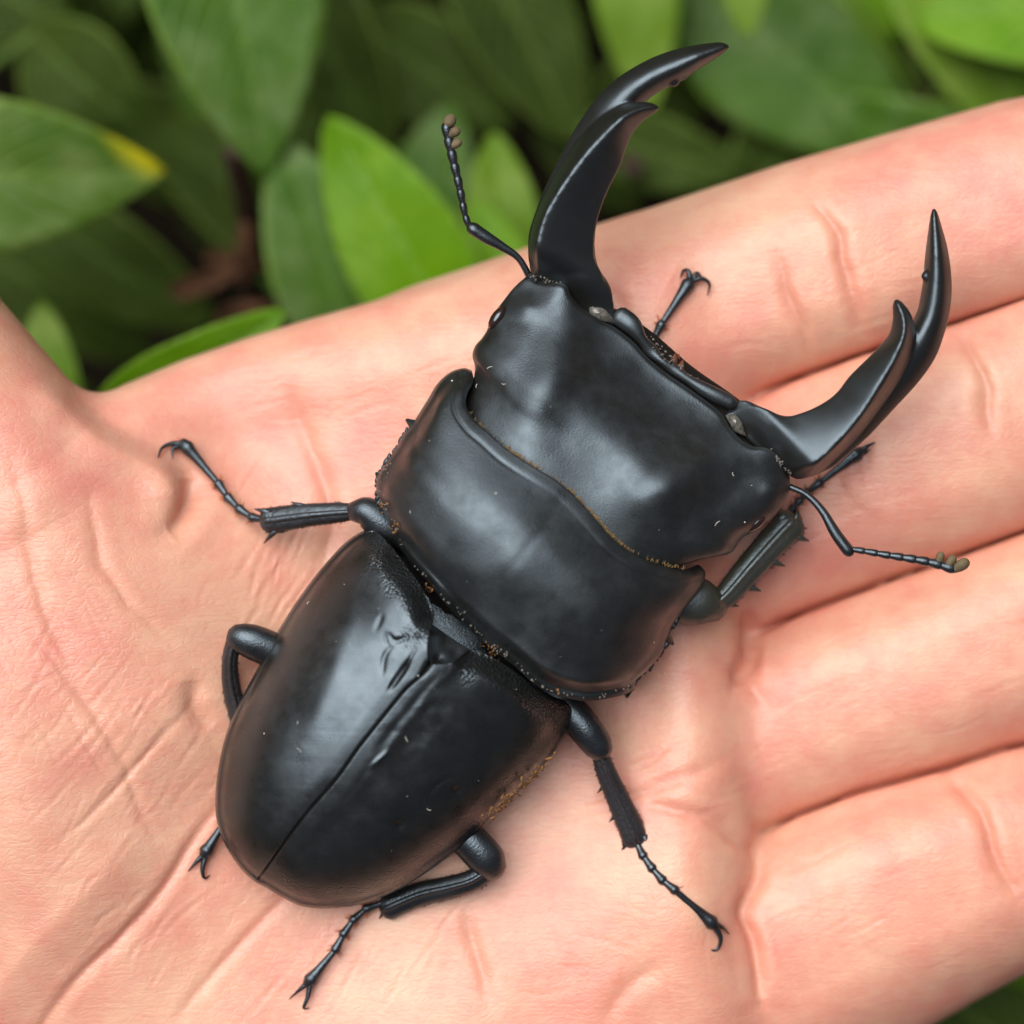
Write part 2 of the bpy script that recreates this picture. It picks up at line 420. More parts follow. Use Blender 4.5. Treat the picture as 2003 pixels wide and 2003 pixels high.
def palm_top(x, y):
    m = np.zeros(np.shape(x))
    for (cx, cy, sx, sy, a, amp) in MOUNDS:
        ca, sa = math.cos(math.radians(a)), math.sin(math.radians(a))
        u = (x - cx) * ca + (y - cy) * sa; v = -(x - cx) * sa + (y - cy) * ca
        m += amp * np.exp(-.5 * ((u / sx) ** 2 + (v / sy) ** 2))
    return m

def poly_sdf(x, y, poly):
    d, _ = seg_dist(x, y, np.vstack([poly, poly[:1]]))
    inside = np.zeros(np.shape(x), bool); n = len(poly)
    for i in range(n):
        (x1, y1), (x2, y2) = poly[i], poly[(i + 1) % n]
        if y1 == y2: continue
        c = ((y1 > y) != (y2 > y)) & (x < (x2 - x1) * (y - y1) / (y2 - y1) + x1); inside ^= c
    return np.where(inside, -d, d)

PALM_S = np.vstack([curve(np.vstack([PALM, PALM[:1]]), 64)])[:-1]
def hand_f(x, y, z):
    d2 = poly_sdf(x, y, PALM_S)
    r = 165.0; h = 225.0
    zz = z - palm_top(x, y) + h
    qx = d2 + r; qz = np.abs(zz) - (h - r)
    f = np.hypot(np.maximum(qx, 0), np.maximum(qz, 0)) + np.minimum(np.maximum(qx, qz), 0) - r
    g = None
    for i, F in enumerate(FINGERS):
        d = finger(x, y, z, F); g = d if g is None else smin(g, d, 24)
    f = smin(f, g, 42)
    return smin(f, rcone_chain(x, y, z, THUMB), 90)

def build_hand():
    h = 18.0
    xs = np.arange(-900, 2960, h); ys = np.arange(-300, 3460, h); zs = np.arange(-640, 420, h)
    Fv = np.empty((len(xs), len(ys), len(zs)), np.float32)
    # the palm outline is 2D: evaluate in slabs of y to keep memory low
    for j0 in range(0, len(ys), 40):
        X, Y, Z = np.meshgrid(xs, ys[j0:j0 + 40], zs, indexing='ij', sparse=False)
        Fv[:, j0:j0 + 40] = hand_f_fast(X, Y, Z)
    s = Fv < 0
    nx, ny, nz = s.shape
    c = s[:-1, :-1, :-1].astype(np.int8)
    tot = sum(s[a:nx - 1 + a, b:ny - 1 + b, d:nz - 1 + d].astype(np.int8) for a in (0, 1) for b in (0, 1) for d in (0, 1))
    act = (tot > 0) & (tot < 8)
    idx = np.full(act.shape, -1, np.int64); I = np.argwhere(act); idx[act] = np.arange(len(I))
    acc = np.zeros((len(I), 3)); cnt = np.zeros(len(I))
    offs = [(a, b, d) for a in (0, 1) for b in (0, 1) for d in (0, 1)]
    for i, o1 in enumerate(offs):
        for o2 in offs[i + 1:]:
            if sum(abs(p - q) for p, q in zip(o1, o2)) != 1: continue
            f1 = Fv[I[:, 0] + o1[0], I[:, 1] + o1[1], I[:, 2] + o1[2]]; f2 = Fv[I[:, 0] + o2[0], I[:, 1] + o2[1], I[:, 2] + o2[2]]
            m = (f1 < 0) != (f2 < 0); t = np.where(m, f1 / (f1 - f2 + 1e-12), 0)[:, None]
            acc += np.where(m[:, None], A(o1) + t * (A(o2) - A(o1)), 0); cnt += m
    V = (I + acc / cnt[:, None]) * h + A([xs[0], ys[0], zs[0]])
    quads = []
    for ax in range(3):
        o = [0, 0, 0]; o[ax] = 1
        a = s[1:-1, 1:-1, 1:-1]; sl = tuple(slice(1 + o[k], [nx, ny, nz][k] - 1 + o[k]) for k in range(3))
        bb = s[sl]; E = np.argwhere(a != bb) + 1
        u, v = (ax + 1) % 3, (ax + 2) % 3
        du = np.zeros(3, int); du[u] = 1; dv = np.zeros(3, int); dv[v] = 1
        q = [idx[tuple((E - du * i - dv * j).T)] for i, j in ((0, 0), (1, 0), (1, 1), (0, 1))]
        Q = np.stack(q, 1); neg = ~s[tuple(E.T)]
        Q[neg] = Q[neg][:, ::-1]; quads.append(Q)
    Q = np.vstack(quads); Q = Q[(Q >= 0).all(1)]
    # y is flipped between px space and world, so reverse winding is handled by recalculating below
    return V, Q

def hand_f_fast(X, Y, Z):
    sh = X.shape
    x2, y2 = X[:, :, 0], Y[:, :, 0]
    d2 = poly_sdf(x2, y2, PALM_S)[:, :, None]; pt = palm_top(x2, y2)[:, :, None]
    r = 165.0; h = 225.0
    zz = Z - pt + h; qx = d2 + r + 0 * Z; qz = np.abs(zz) - (h - r)
    f = np.hypot(np.maximum(qx, 0), np.maximum(qz, 0)) + np.minimum(np.maximum(qx, qz), 0) - r
    g = None
    for F in FINGERS:
        d = finger(X, Y, Z, F); g = d if g is None else smin(g, d, 24)
    f = smin(f, g, 42)
    return smin(f, rcone_chain(X, Y, Z, THUMB), 90)

def subdivide(V, Q):
    n = len(V); E = np.sort(np.vstack([Q[:, [i, (i + 1) % 4]] for i in range(4)]), 1)
    U, inv = np.unique(E[:, 0].astype(np.int64) * n + E[:, 1], return_inverse=True)
    mid = (V[U // n] + V[U % n]) / 2; fc = V[Q].mean(1)
    m = len(Q); e = [n + inv[i * m:(i + 1) * m] for i in range(4)]; c = n + len(U) + np.arange(m)
    Q2 = np.vstack([np.stack([Q[:, i], e[i], c, e[i - 1]], 1) for i in range(4)])
    return np.vstack([V, mid, fc]), Q2

def vnormals(V, Q):
    nf = np.cross(V[Q[:, 2]] - V[Q[:, 0]], V[Q[:, 3]] - V[Q[:, 1]])
    nv = np.zeros_like(V)
    for i in range(4):
        for k in range(3): nv[:, k] += np.bincount(Q[:, i], nf[:, k], len(V))
    return nv / (np.linalg.norm(nv, axis=1)[:, None] + 1e-9)

# palm lines and folds: (points, depth, width, flush)
CREASES = [
    ([(40, 2060), (146, 1919), (218, 1850), (291, 1773), (346, 1697), (380, 1640), (440, 1560)], 7, 9, .6),   # thenar crease
    ([(346, 1990), (437, 1882), (539, 1773), (600, 1710)], 4, 9, .45),
    ([(120, 1640), (171, 1598), (229, 1537), (328, 1427), (378, 1380)], 3, 6, .3),
    ([(378, 1330), (382, 1382), (420, 1420)], 9, 18, .4),
    ([(60, 1240), (140, 1330), (215, 1440), (260, 1540), (300, 1640)], 3, 9, .3),
    ([(20, 900), (50, 1010), (70, 1120), (110, 1240), (180, 1370)], 3.5, 12, .35),
    ([(180, 960), (190, 1080), (250, 1180), (330, 1260)], 3.5, 10, .35),
    ([(372, 930), (374, 975), (350, 1022), (325, 1040)], 20, 18, .55),              # fold at the thumb web
    ([(620, 1120), (650, 1030), (640, 960), (600, 850), (560, 760)], 8, 15, .4),
    ([(1130, 470), (1190, 560), (1230, 640)], 5, 14, .25),
    ([(1590, 385), (1640, 470), (1665, 560), (1690, 650)], 10, 11, .8),   # index crease
    ([(1520, 500), (1560, 620), (1590, 700)], 7, 10, .65),
    ([(1640, 760), (1690, 860), (1700, 960)], 4, 16, .3),
    ([(1880, 660), (1920, 740), (1940, 850)], 8, 11, .65),
    ([(1860, 1520), (1920, 1580), (1945, 1680), (1990, 1760)], 11, 12, .75),  # little finger crease
    ([(1464, 1190), (1468, 1250), (1461, 1300), (1440, 1340)], 20, 12, .5),
    ([(1478, 1660), (1479, 1700), (1471, 1740), (1458, 1790), (1476, 1860), (1490, 1960)], 16, 11, .6),
    ([(1250, 1580), (1310, 1585), (1400, 1608), (1478, 1670)], 9, 13, .5),
    ([(1150, 1560), (1230, 1560), (1340, 1520), (1420, 1480)], 5, 13, .4),
    ([(1410, 1290), (1470, 1330), (1500, 1390)], 6, 13, .4),
    ([(960, 1960), (930, 1860), (915, 1780)], 6, 12, .35),
    ([(1180, 2003), (1230, 1930), (1300, 1880)], 5, 15, .3),
]
GAPS = [  # contact lines between the fingers, kept narrow and deep
    [(1440, 800), (1496, 782), (1626, 722), (1699, 693), (1862, 627), (2003, 582), (2350, 450)],
    [(1440, 1268), (1467, 1255), (1555, 1222), (1664, 1182), (1773, 1138), (1897, 1094), (2003, 1044), (2400, 900)],
    [(1478, 1680), (1492, 1656), (1537, 1620), (1627, 1580), (1737, 1544), (1882, 1500), (2003, 1456), (2300, 1350)],
]
HV, HQ = build_hand()
for _ in range(2):
    HV, HQ = subdivide(HV, HQ)
nv = vnormals(HV, HQ)
for _ in range(2):
    fx = hand_f(HV[:, 0], HV[:, 1], HV[:, 2]); HV = HV - nv * np.clip(fx, -8, 8)[:, None] * .9
nv = vnormals(HV, HQ)
if (nv[:, 2] * np.sign(HV[:, 2] + 200)).sum() < 0: HQ = HQ[:, ::-1]; nv = -nv
x, y, z = HV.T
disp = np.zeros(len(HV)); redness = np.zeros(len(HV))
topm = sm(-140, -60, z) * sm(.0, .3, nv[:, 2]); topm2 = sm(-225, -185, z); dz_gap = np.zeros(len(HV))
for pts, dep, wid, fl in CREASES:
    c = curve(pts, 22); bx = (x > c[:, 0].min() - 120) & (x < c[:, 0].max() + 120) & (y > c[:, 1].min() - 120) & (y < c[:, 1].max() + 120)
    wob = vnoise(x[bx], y[bx], 26, 4) * 3 + vnoise(x[bx], y[bx], 60, 5) * 12
    d, t = seg_dist(x[bx] + wob, y[bx] - wob, c)
    e = np.clip(np.sin(np.pi * np.clip(t, .02, .98)), 0, 1) ** .5
    disp[bx] += e * (-dep * np.exp(-(d / wid) ** 2) - dep * .35 * np.exp(-(d / (wid * 3)) ** 2) + dep * .22 * np.exp(-((d - wid * 2.6) / (wid * 1.3)) ** 2))
    redness[bx] = np.maximum(redness[bx], fl * e * np.exp(-(d / (wid * 1.5)) ** 2))
FD = [finger(x, y, z, F) for F in FINGERS]; near_gap = np.zeros(len(HV)); squash = np.zeros(len(HV))
for gi, g in enumerate(GAPS):
    c = curve(g, 40); d0, t = seg_dist(x, y, c)
    d = np.abs(FD[gi] - FD[gi + 1]) * .55; e = sm(.01, .14, t) * sm(90, 50, d0) * topm2
    lower = FD[gi] > FD[gi + 1]; dz_gap -= (np.where(lower, 40 * np.exp(-(d / 6) ** 2), 44 * np.exp(-(d / 11) ** 2) + 10 * np.exp(-(d / 26) ** 2))) * e; squash += np.where(lower, 13 * np.exp(-((d - 13) / 13) ** 2), 0) * e; near_gap = np.maximum(near_gap, np.exp(-(d / 20) ** 2) * sm(0.0, .02, t) * sm(90, 50, d0) * topm2)
    redness = np.maximum(redness, .85 * np.exp(-(d / 26) ** 2) * e)  # skin tinted redder and darker along the finger clefts
for sc_, am in ((210, 13), (95, 4), (42, 1.0), (20, .3)):
    disp += vnoise(x + z * .6, y - z * .4, sc_, int(sc_)) * am * topm
# stretched folds running along the fingers' length and fanning over the palm
u = x * .93 - y * .36; v = x * .36 + y * .93
disp += (vnoise(u, v * 6, 170, 31) * .5 + vnoise(u, v * 5, 70, 37) * .3) * topm * sm(-.12, .22, vnoise(x, y, 260, 41) + .1)
# fans of fine lines
fr_ = random.Random(5)
FANS = [((560, 1130), 110, 130, (.42, -.91), 26, 190, 3.0), ((190, 1440), 170, 230, (.66, -.75), 44, 240, 2.2), ((170, 1380), 170, 260, (.55, .83), 30, 240, 2.2),
        ((300, 1800), 160, 140, (.70, -.72), 18, 220, 3.0), ((640, 1870), 190, 110, (.55, -.83), 16, 190, 2.6), ((1280, 1560), 130, 110, (.93, -.36), 18, 190, 3.0),
        ((1700, 1280), 260, 420, (.93, -.37), 46, 230, 1.9), ((1650, 560), 250, 160, (.95, -.31), 18, 200, 1.8), ((1300, 1880), 130, 110, (-.12, -.99), 16, 150, 2.2),
        ((620, 780), 190, 80, (.93, -.36), 16, 180, 2.0), ((1120, 1900), 160, 100, (.9, .2), 12, 160, 2.0), ((1750, 1760), 180, 110, (.9, -.42), 14, 180, 1.8)]
for (cx_, cy_), rx_, ry_, dr, cnt, ln_, dep in FANS:
    for k_ in range(cnt):
        p0 = A((fr_.gauss(cx_, rx_ * .6), fr_.gauss(cy_, ry_ * .6))); a_ = math.atan2(dr[1], dr[0]) + fr_.gauss(0, .13); l_ = ln_ * fr_.uniform(.35, 1.0)
        dv = A((math.cos(a_), math.sin(a_))); pv = A((-dv[1], dv[0])); c = curve([p0 - dv * l_ / 2, p0 + pv * fr_.gauss(0, 9), p0 + dv * l_ / 2], 9)
        bx = (x > c[:, 0].min() - 24) & (x < c[:, 0].max() + 24) & (y > c[:, 1].min() - 24) & (y < c[:, 1].max() + 24) & (z > -170)
        if not bx.any(): continue
        d, t = seg_dist(x[bx], y[bx], c); wd_ = fr_.uniform(3.6, 6.0); e = np.sin(np.pi * np.clip(t, 0, 1)) * dep * fr_.uniform(.12, .42)
        disp[bx] += e * (-np.exp(-(d / wd_) ** 2) + .45 * np.exp(-((d - wd_ * 2) / wd_) ** 2))
        redness[bx] = np.maximum(redness[bx],   .10 * e * np.exp(-(d / 8) ** 2))
# the thenar eminence overhangs the web of the thumb
LIP = curve([(20, 690), (70, 735), (123, 772), (199, 843), (254, 872), (308, 897), (345, 930), (362, 975), (352, 1020)], 40)
d, t = seg_dist(x, y, LIP); i_ = np.clip((t * 39).astype(int), 0, 38); tg_ = LIP[i_ + 1] - LIP[i_]
sd_ = d * np.sign(tg_[:, 0] * (y - LIP[i_, 1]) - tg_[:, 1] * (x - LIP[i_, 0]))      # > 0 on the thumb's side
e = sm(.08, .30, t) * sm(1.0, .78, t) * topm
dz_lip = e * sm(90, 24, d) * (20 * sm(-26, 26, sd_) * np.exp(-np.clip(sd_, 0, 999) / 120) - 20 * sm(24, -22, sd_) * np.exp(-np.clip(-sd_, 0, 999) / 60))
HV = HV + nv * (disp)[:, None]
TH = curve([(20, 2080), (146, 1919), (218, 1850), (291, 1773), (346, 1697), (395, 1620)], 30)
d, t = seg_dist(x, y, TH); i_ = np.clip((t * 29).astype(int), 0, 28); tg_ = TH[i_ + 1] - TH[i_]
sd_ = -d * np.sign(tg_[:, 0] * (y - TH[i_, 1]) - tg_[:, 1] * (x - TH[i_, 0]))     # > 0 on the thenar side
dz_th = topm * sm(1.0, .6, t) * (25 * sm(-6, 120, sd_) * np.exp(-np.clip(sd_ - 110, 0, 999) / 160) - 5 * sm(6, -20, sd_) * np.exp(-np.clip(-sd_, 0, 999) / 60))
HV[:, 2] += dz_gap + dz_lip + dz_th
HV[:, 0] -= .37 * squash; HV[:, 1] -= .93 * squash      # each finger presses over its neighbour's edge
ed_ = np.vstack([HQ[:, [i, (i + 1) % 4]] for i in range(4)]); mk = near_gap > .05
ed_ = ed_[mk[ed_[:, 0]] | mk[ed_[:, 1]]]
for _ in range(2):          # relax the mesh in the finger clefts
    cnt_ = np.bincount(ed_.ravel(), minlength=len(HV)) + 1e-9
    avg = np.stack([(np.bincount(ed_[:, 0], HV[ed_[:, 1], k], len(HV)) + np.bincount(ed_[:, 1], HV[ed_[:, 0], k], len(HV))) / cnt_ for k in range(3)], 1)
    HV = np.where(mk[:, None], HV + (avg - HV) * (.6 * near_gap)[:, None], HV)
redness = np.clip(redness * .55 + .35 * np.clip(vnoise(x, y, 330, 51) + .15 * vnoise(x, y, 110, 52), 0, 1), 0, 1)

hm = bpy.data.meshes.new('hand')
wv = to_world(HV).astype(np.float32)
HQw = HQ[:, ::-1]          # mirrored y
hm.vertices.add(len(wv)); hm.vertices.foreach_set('co', wv.ravel())
hm.loops.add(HQw.size); hm.polygons.add(len(HQw))
hm.loops.foreach_set('vertex_index', HQw.astype(np.int32).ravel())
hm.polygons.foreach_set('loop_start', np.arange(0, HQw.size, 4, dtype=np.int32))
hm.update(calc_edges=True); hm.validate(); hm.shade_smooth()
at = hm.attributes.new('redness', 'FLOAT', 'POINT'); at.data.foreach_set('value', redness.astype(np.float32))
hand = link('hand', hm, M['skin'])
tag(hand, 'open bare left hand, palm up with fingers together, carrying the black beetle', 'hand')

def hand_z(px, py):
    zz = np.arange(420, -420, -4.0); X = np.full_like(zz, px); Y = np.full_like(zz, py)
    f = hand_f(X, Y, zz); i = np.argmax(f < 0)
    return zz[i] if (f < 0).any() else -200.0

# ------------------------------------------------------------------ the beetle
beetle = empty('stag_beetle', loc=None)
tag(beetle, 'large glossy black stag beetle with long curved toothed jaws resting on the open palm', 'beetle')

def coons(F, B, L, R, ns, nt, tw=None):
    """patch with front edge F(t), back edge B(t), left edge L(s), right edge R(s)"""
    t = (1 - np.cos(np.linspace(0, math.pi, nt))) / 2 * .55 + np.linspace(0, 1, nt) * .45 if tw is None else tw
    s = (1 - np.cos(np.linspace(0, math.pi, ns))) / 2 * .45 + np.linspace(0, 1, ns) * .55
    def ev(c, q):
        c = curve(c, 400); i = q * 399; return np.stack([np.interp(i, np.arange(400), c[:, k]) for k in (0, 1)], 1)
    f, b, l, r = ev(F, t), ev(B, t), ev(L, s), ev(R, s)
    S = s[:, None, None]; T = t[None, :, None]
    P = (1 - S) * f[None] + S * b[None] + (1 - T) * l[:, None] + T * r[:, None] - ((1 - S) * (1 - T) * f[0] + (1 - S) * T * f[-1] + S * (1 - T) * b[0] + S * T * b[-1])
    return P[..., 0], P[..., 1], np.broadcast_to(s[:, None], P.shape[:2]), np.broadcast_to(t[None], P.shape[:2])

def ridge(X, Y, pts, amp, wid, taper=True, n=30):
    d, t = seg_dist(X, Y, curve(pts, n))
    e = np.sin(np.pi * np.clip(t, .03, .97)) ** .5 if taper else 1.0
    return amp * np.exp(-(d / wid) ** 2) * e

def bump(X, Y, cx, cy, r, amp, r2=None, ang=0):
    r2 = r2 or r; ca, sa = math.cos(math.radians(ang)), math.sin(math.radians(ang))
    u = (X - cx) * ca + (Y - cy) * sa; v = -(X - cx) * sa + (Y - cy) * ca
    return amp * np.exp(-(u / r) ** 2 - (v / r2) ** 2)

# --- pronotum
PF = [(923, 725), (926, 745), (915, 768), (911, 788), (917, 806), (934, 828), (956, 846), (990, 877), (1026, 902), (1062, 924), (1091, 942), (1117, 964), (1138, 985), (1164, 1014), (1189, 1043), (1218, 1069), (1243, 1084), (1280, 1101), (1334, 1114), (1366, 1104)]
PLf = [(923, 725), (907, 720), (881, 728), (856, 750), (838, 779), (820, 808), (805, 832), (789, 850), (772, 880), (754, 906), (738, 932), (737, 965), (750, 1000), (765, 1036), (783, 1075)]
PRt = [(1366, 1104), (1379, 1118), (1376, 1140), (1363, 1163), (1334, 1198), (1313, 1228), (1304, 1254), (1292, 1282), (1268, 1310), (1246, 1330), (1242, 1346)]
PB = [(783, 1075), (809, 1109), (845, 1149), (881, 1192), (917, 1227), (961, 1268), (1008, 1304), (1044, 1337), (1080, 1356), (1117, 1367), (1153, 1371), (1196, 1365), (1225, 1357), (1242, 1346)]
X, Y, S, T = coons(PF, PB, PLf, PRt, 150, 170)
uu = np.abs(2 * T - 1)
ft = np.clip(1 - uu ** 2.5, 0, 1) ** .62
fs = .80 + .20 * sm(0, .38, S) - .20 * sm(.45, .95, S) - .30 * sm(.86, 1.0, S) ** 1.3
fs = fs * (1 - .05 * np.exp(-(S / .012) ** 2))
Z = 128 + 205 * fs * ft
dF, _ = seg_dist(X, Y, curve(PF, 90)); dB, _ = seg_dist(X, Y, curve(PB, 90))
mid = sm(1.0, .86, uu)
Z += -2.6 * np.exp(-((dF - 26) / 3.5) ** 2) * (.25 + .75 * sm(.45, .15, T) + .4 * sm(.6, .85, T)) * (1 - .75 * np.exp(-((T - .52) / .12) ** 2)) + 1.0 * np.exp(-((dF - 16) / 10) ** 2)
Z += -10 * np.exp(-((dB - 20) / 8) ** 2) + 5 * np.exp(-((dB - 6) / 7) ** 2)
dE = np.minimum(seg_dist(X, Y, curve(PLf, 90))[0], seg_dist(X, Y, curve(PRt, 90))[0])
Z += -4 * np.exp(-((dE - 14) / 7) ** 2) + 3 * np.exp(-((dE - 4) / 5) ** 2)
Z += ridge(X, Y, [(1093, 985), (1065, 1030), (1020, 1085), (970, 1145)], -.9, 9)             # shallow median line
Z += bump(X, Y, 1110, 1010, 60, -3) + bump(X, Y, 905, 985, 110, 6) + bump(X, Y, 860, 1050, 60, -3) + bump(X, Y, 1010, 1110, 70, 8) + bump(X, Y, 1170, 1190, 90, 8) + bump(X, Y, 960, 1080, 40, -4)
Z += vnoise(X, Y, 110, 61) * 5 + vnoise(X, Y, 40, 62) * .9
ZBm = 128 - 60 * np.clip(1 - uu ** 2, 0, 1) ** .5 - 4
pm = MB()
for pts, q0, q1, n_ in ((PLf, .40, .86, 17), (PRt, .42, .98, 15)):
    ec = curve(pts, 200)
    for i in range(n_):
        q = ec[int(199 * (q0 + (q1 - q0) * (i + rng.uniform(-.3, .3)) / n_))]; r = rng.uniform(4, 8.5)
        pm.blob((q[0] + rng.uniform(-2, 2), q[1] + rng.uniform(-2, 2), 126), (r * 1.5, r * .8, r * .8), rng.uniform(-1.5, -.7), 5, 8)
pm.shell(X, Y, Z, np.minimum(ZBm, Z - 3)).cone((846, 854, 128), (794, 820, 124), 30).cone((770, 966, 128), (735, 924, 124), 26).cone((1264, 1216, 128), (1318, 1261, 124), 32).cone((1216, 1350, 126), (1250, 1327, 122), 24).build('pronotum', M['satin'], beetle, merge=.4)

# --- head
HF = [(1030, 540), (1062, 552), (1104, 556), (1118, 580), (1140, 604), (1175, 626), (1205, 642), (1238, 668), (1268, 700), (1298, 726), (1336, 752), (1372, 777), (1408, 806), (1428, 836), (1448, 858), (1470, 872), (1504, 878), (1530, 902), (1545, 934)]
HL = [(1030, 540), (1005, 563), (985, 588), (963, 618), (953, 645), (942, 662), (930, 676), (924, 695), (929, 718), (926, 742), (915, 766), (900, 800)]
HR = [(1545, 934), (1544, 962), (1526, 996), (1503, 1020), (1475, 1040), (1455, 1050), (1443, 1064), (1432, 1080), (1412, 1087), (1378, 1090), (1352, 1096), (1330, 1105)]
HB = [(900, 800), (926, 848), (964, 890), (1008, 916), (1058, 944), (1090, 966), (1112, 988), (1132, 1014), (1160, 1048), (1204, 1090), (1254, 1114), (1300, 1124), (1330, 1105)]
X, Y, S, T = coons(HF, HB, HL, HR, 140, 170)
uu = np.abs(2 * T - 1)
ft = np.clip(1 - uu ** 2.6, 0, 1) ** .55
gs = .20 + .80 * sm(-.02, .56, S)
Z = 138 + 128 * gs * ft
Z += ridge(X, Y, [(1104, 545), (1108, 590), (1108, 650), (1088, 730), (1045, 800), (1000, 860)], 31, 54, taper=False) * sm(1.0, .25, S)
Z += ridge(X, Y, [(1515, 876), (1460, 882), (1405, 895), (1340, 925), (1290, 970), (1240, 1030)], 31, 54, taper=False) * sm(1.0, .25, S)
Z += bump(X, Y, 1030, 600, 30, 14, 24) + bump(X, Y, 1510, 960, 26, 12)
Z += bump(X, Y, 1120, 760, 65, -11, 90, 20) + bump(X, Y, 1190, 850, 80, -8) + bump(X, Y, 1270, 960, 75, 10, 55) + bump(X, Y, 1035, 890, 80, 12, 50, 35)
Z += bump(X, Y, 1255, 740, 130, -14, 80, 45)
Z += ridge(X, Y, [(1370, 1010), (1320, 1050), (1270, 1090)], -4, 34)
dS = np.minimum(seg_dist(X, Y, curve(HL, 80))[0], seg_dist(X, Y, curve(HR, 80))[0])
Z += vnoise(X, Y, 100, 71) * 5 + vnoise(X, Y, 40, 72) * 1.0
dF, _ = seg_dist(X, Y, curve(HF, 90))
Z += -6 * np.exp(-(dF / 5) ** 2)
ZBm = 132 - 62 * np.clip(1 - uu ** 2, 0, 1) ** .5
head = MB().shell(X, Y, Z, np.minimum(ZBm, Z - 3)).build('head', M['satin'], beetle, merge=.4)

# eyes and the cheek lobes behind them
for (ex, ey, ang, lb, la) in ((973, 622, -56, (938, 684), -70), (1478, 1024, -38, (1420, 1072), -15)):
    MB().blob((ex, ey, 158), (27, 13, 17), math.radians(ang)).build('eye', M['eye'], beetle)
def flake(m, c, r, ang):
    n0 = m.n; m.blob((0, 0, 0), (1, 1, 1), 0, 3, 5); v = m.v[-1]
    v *= A([[1 + rng.uniform(-.35, .35) for _ in range(3)] for _ in range(len(v))]) * A((r * rng.uniform(.9, 2.0), r * .62, r * .42))
    ca, sa = math.cos(ang), math.sin(ang); m.v[-1] = np.stack([c[0] + v[:, 0] * ca - v[:, 1] * sa, c[1] + v[:, 0] * sa + v[:, 1] * ca, c[2] + v[:, 2]], 1)

# --- clypeus / upper lip along the front of the head
m = MB().tube([(1212, 618, 142, 20, 13), (1236, 636, 146, 19, 13), (1256, 664, 142, 11, 11), (1274, 686, 138, 13, 9), (1296, 707, 140, 8, 9), (1318, 722, 138, 11, 9), (1345, 741, 142, 9, 10), (1372, 758, 144, 13, 11), (1402, 774, 144, 15, 12), (1430, 788, 142, 14, 11)], n=60, k=16)
cly = m.build('clypeus', M['satin'], head)
MB().tube([(1060, 600, 112, 40, 22), (1150, 640, 108, 55, 24), (1230, 690, 106, 60, 24), (1320, 760, 106, 55, 24), (1410, 830, 108, 60, 24), (1480, 890, 110, 55, 22)], n=40, k=14).build('mouthparts', M['soil_black'], head)
m = MB()
for i in range(90):
    t = rng.random(); c = curve([(1215, 612), (1268, 666), (1310, 704), (1360, 742), (1425, 778)], 60)[int(t * 59)]
    r = rng.uniform(1.5, 4); m.blob((c[0] + rng.uniform(-9, 9), c[1] + rng.uniform(-8, 10), 141 + rng.uniform(0, 9)), (r, r * .8, r * .8), rng.random() * 3, 5, 6)
tag(m.build('mouth_grit', M['membrane'], head), kind='stuff')
m = MB()
m.cone((1316, 716, 120), (1322, 690, 122), 12); m.cone((1330, 726, 120), (1336, 704, 120), 11); m.cone((1322, 722, 112), (1328, 692, 112), 12)
m.build('palp', plain('palp_brown', (.14, .045, .02), .4), head)
jm = MB(); flake(jm, (1440, 828, 146), 25, .9); jm.build('joint_membrane', M['membrane'], head)
jm = MB(); flake(jm, (1172, 613, 144), 24, .5); jm.build('joint_membrane', M['membrane'], head)
m = MB()
for base in ([(1042, 540), (1075, 548), (1106, 556)], [(1506, 882), (1524, 900), (1540, 922)]):
    c = curve(base, 40)
    for i in range(60):
        q = c[rng.randrange(40)]; r = rng.uniform(2, 6)
        m.blob((q[0] + rng.gauss(0, 4), q[1] + rng.gauss(0, 4), 166 + rng.uniform(-4, 10)), (r * .7, r * .5, r * .5), rng.random() * 3, 5, 6)
tag(m.build('joint_grit', M['membrane'], head), kind='stuff')

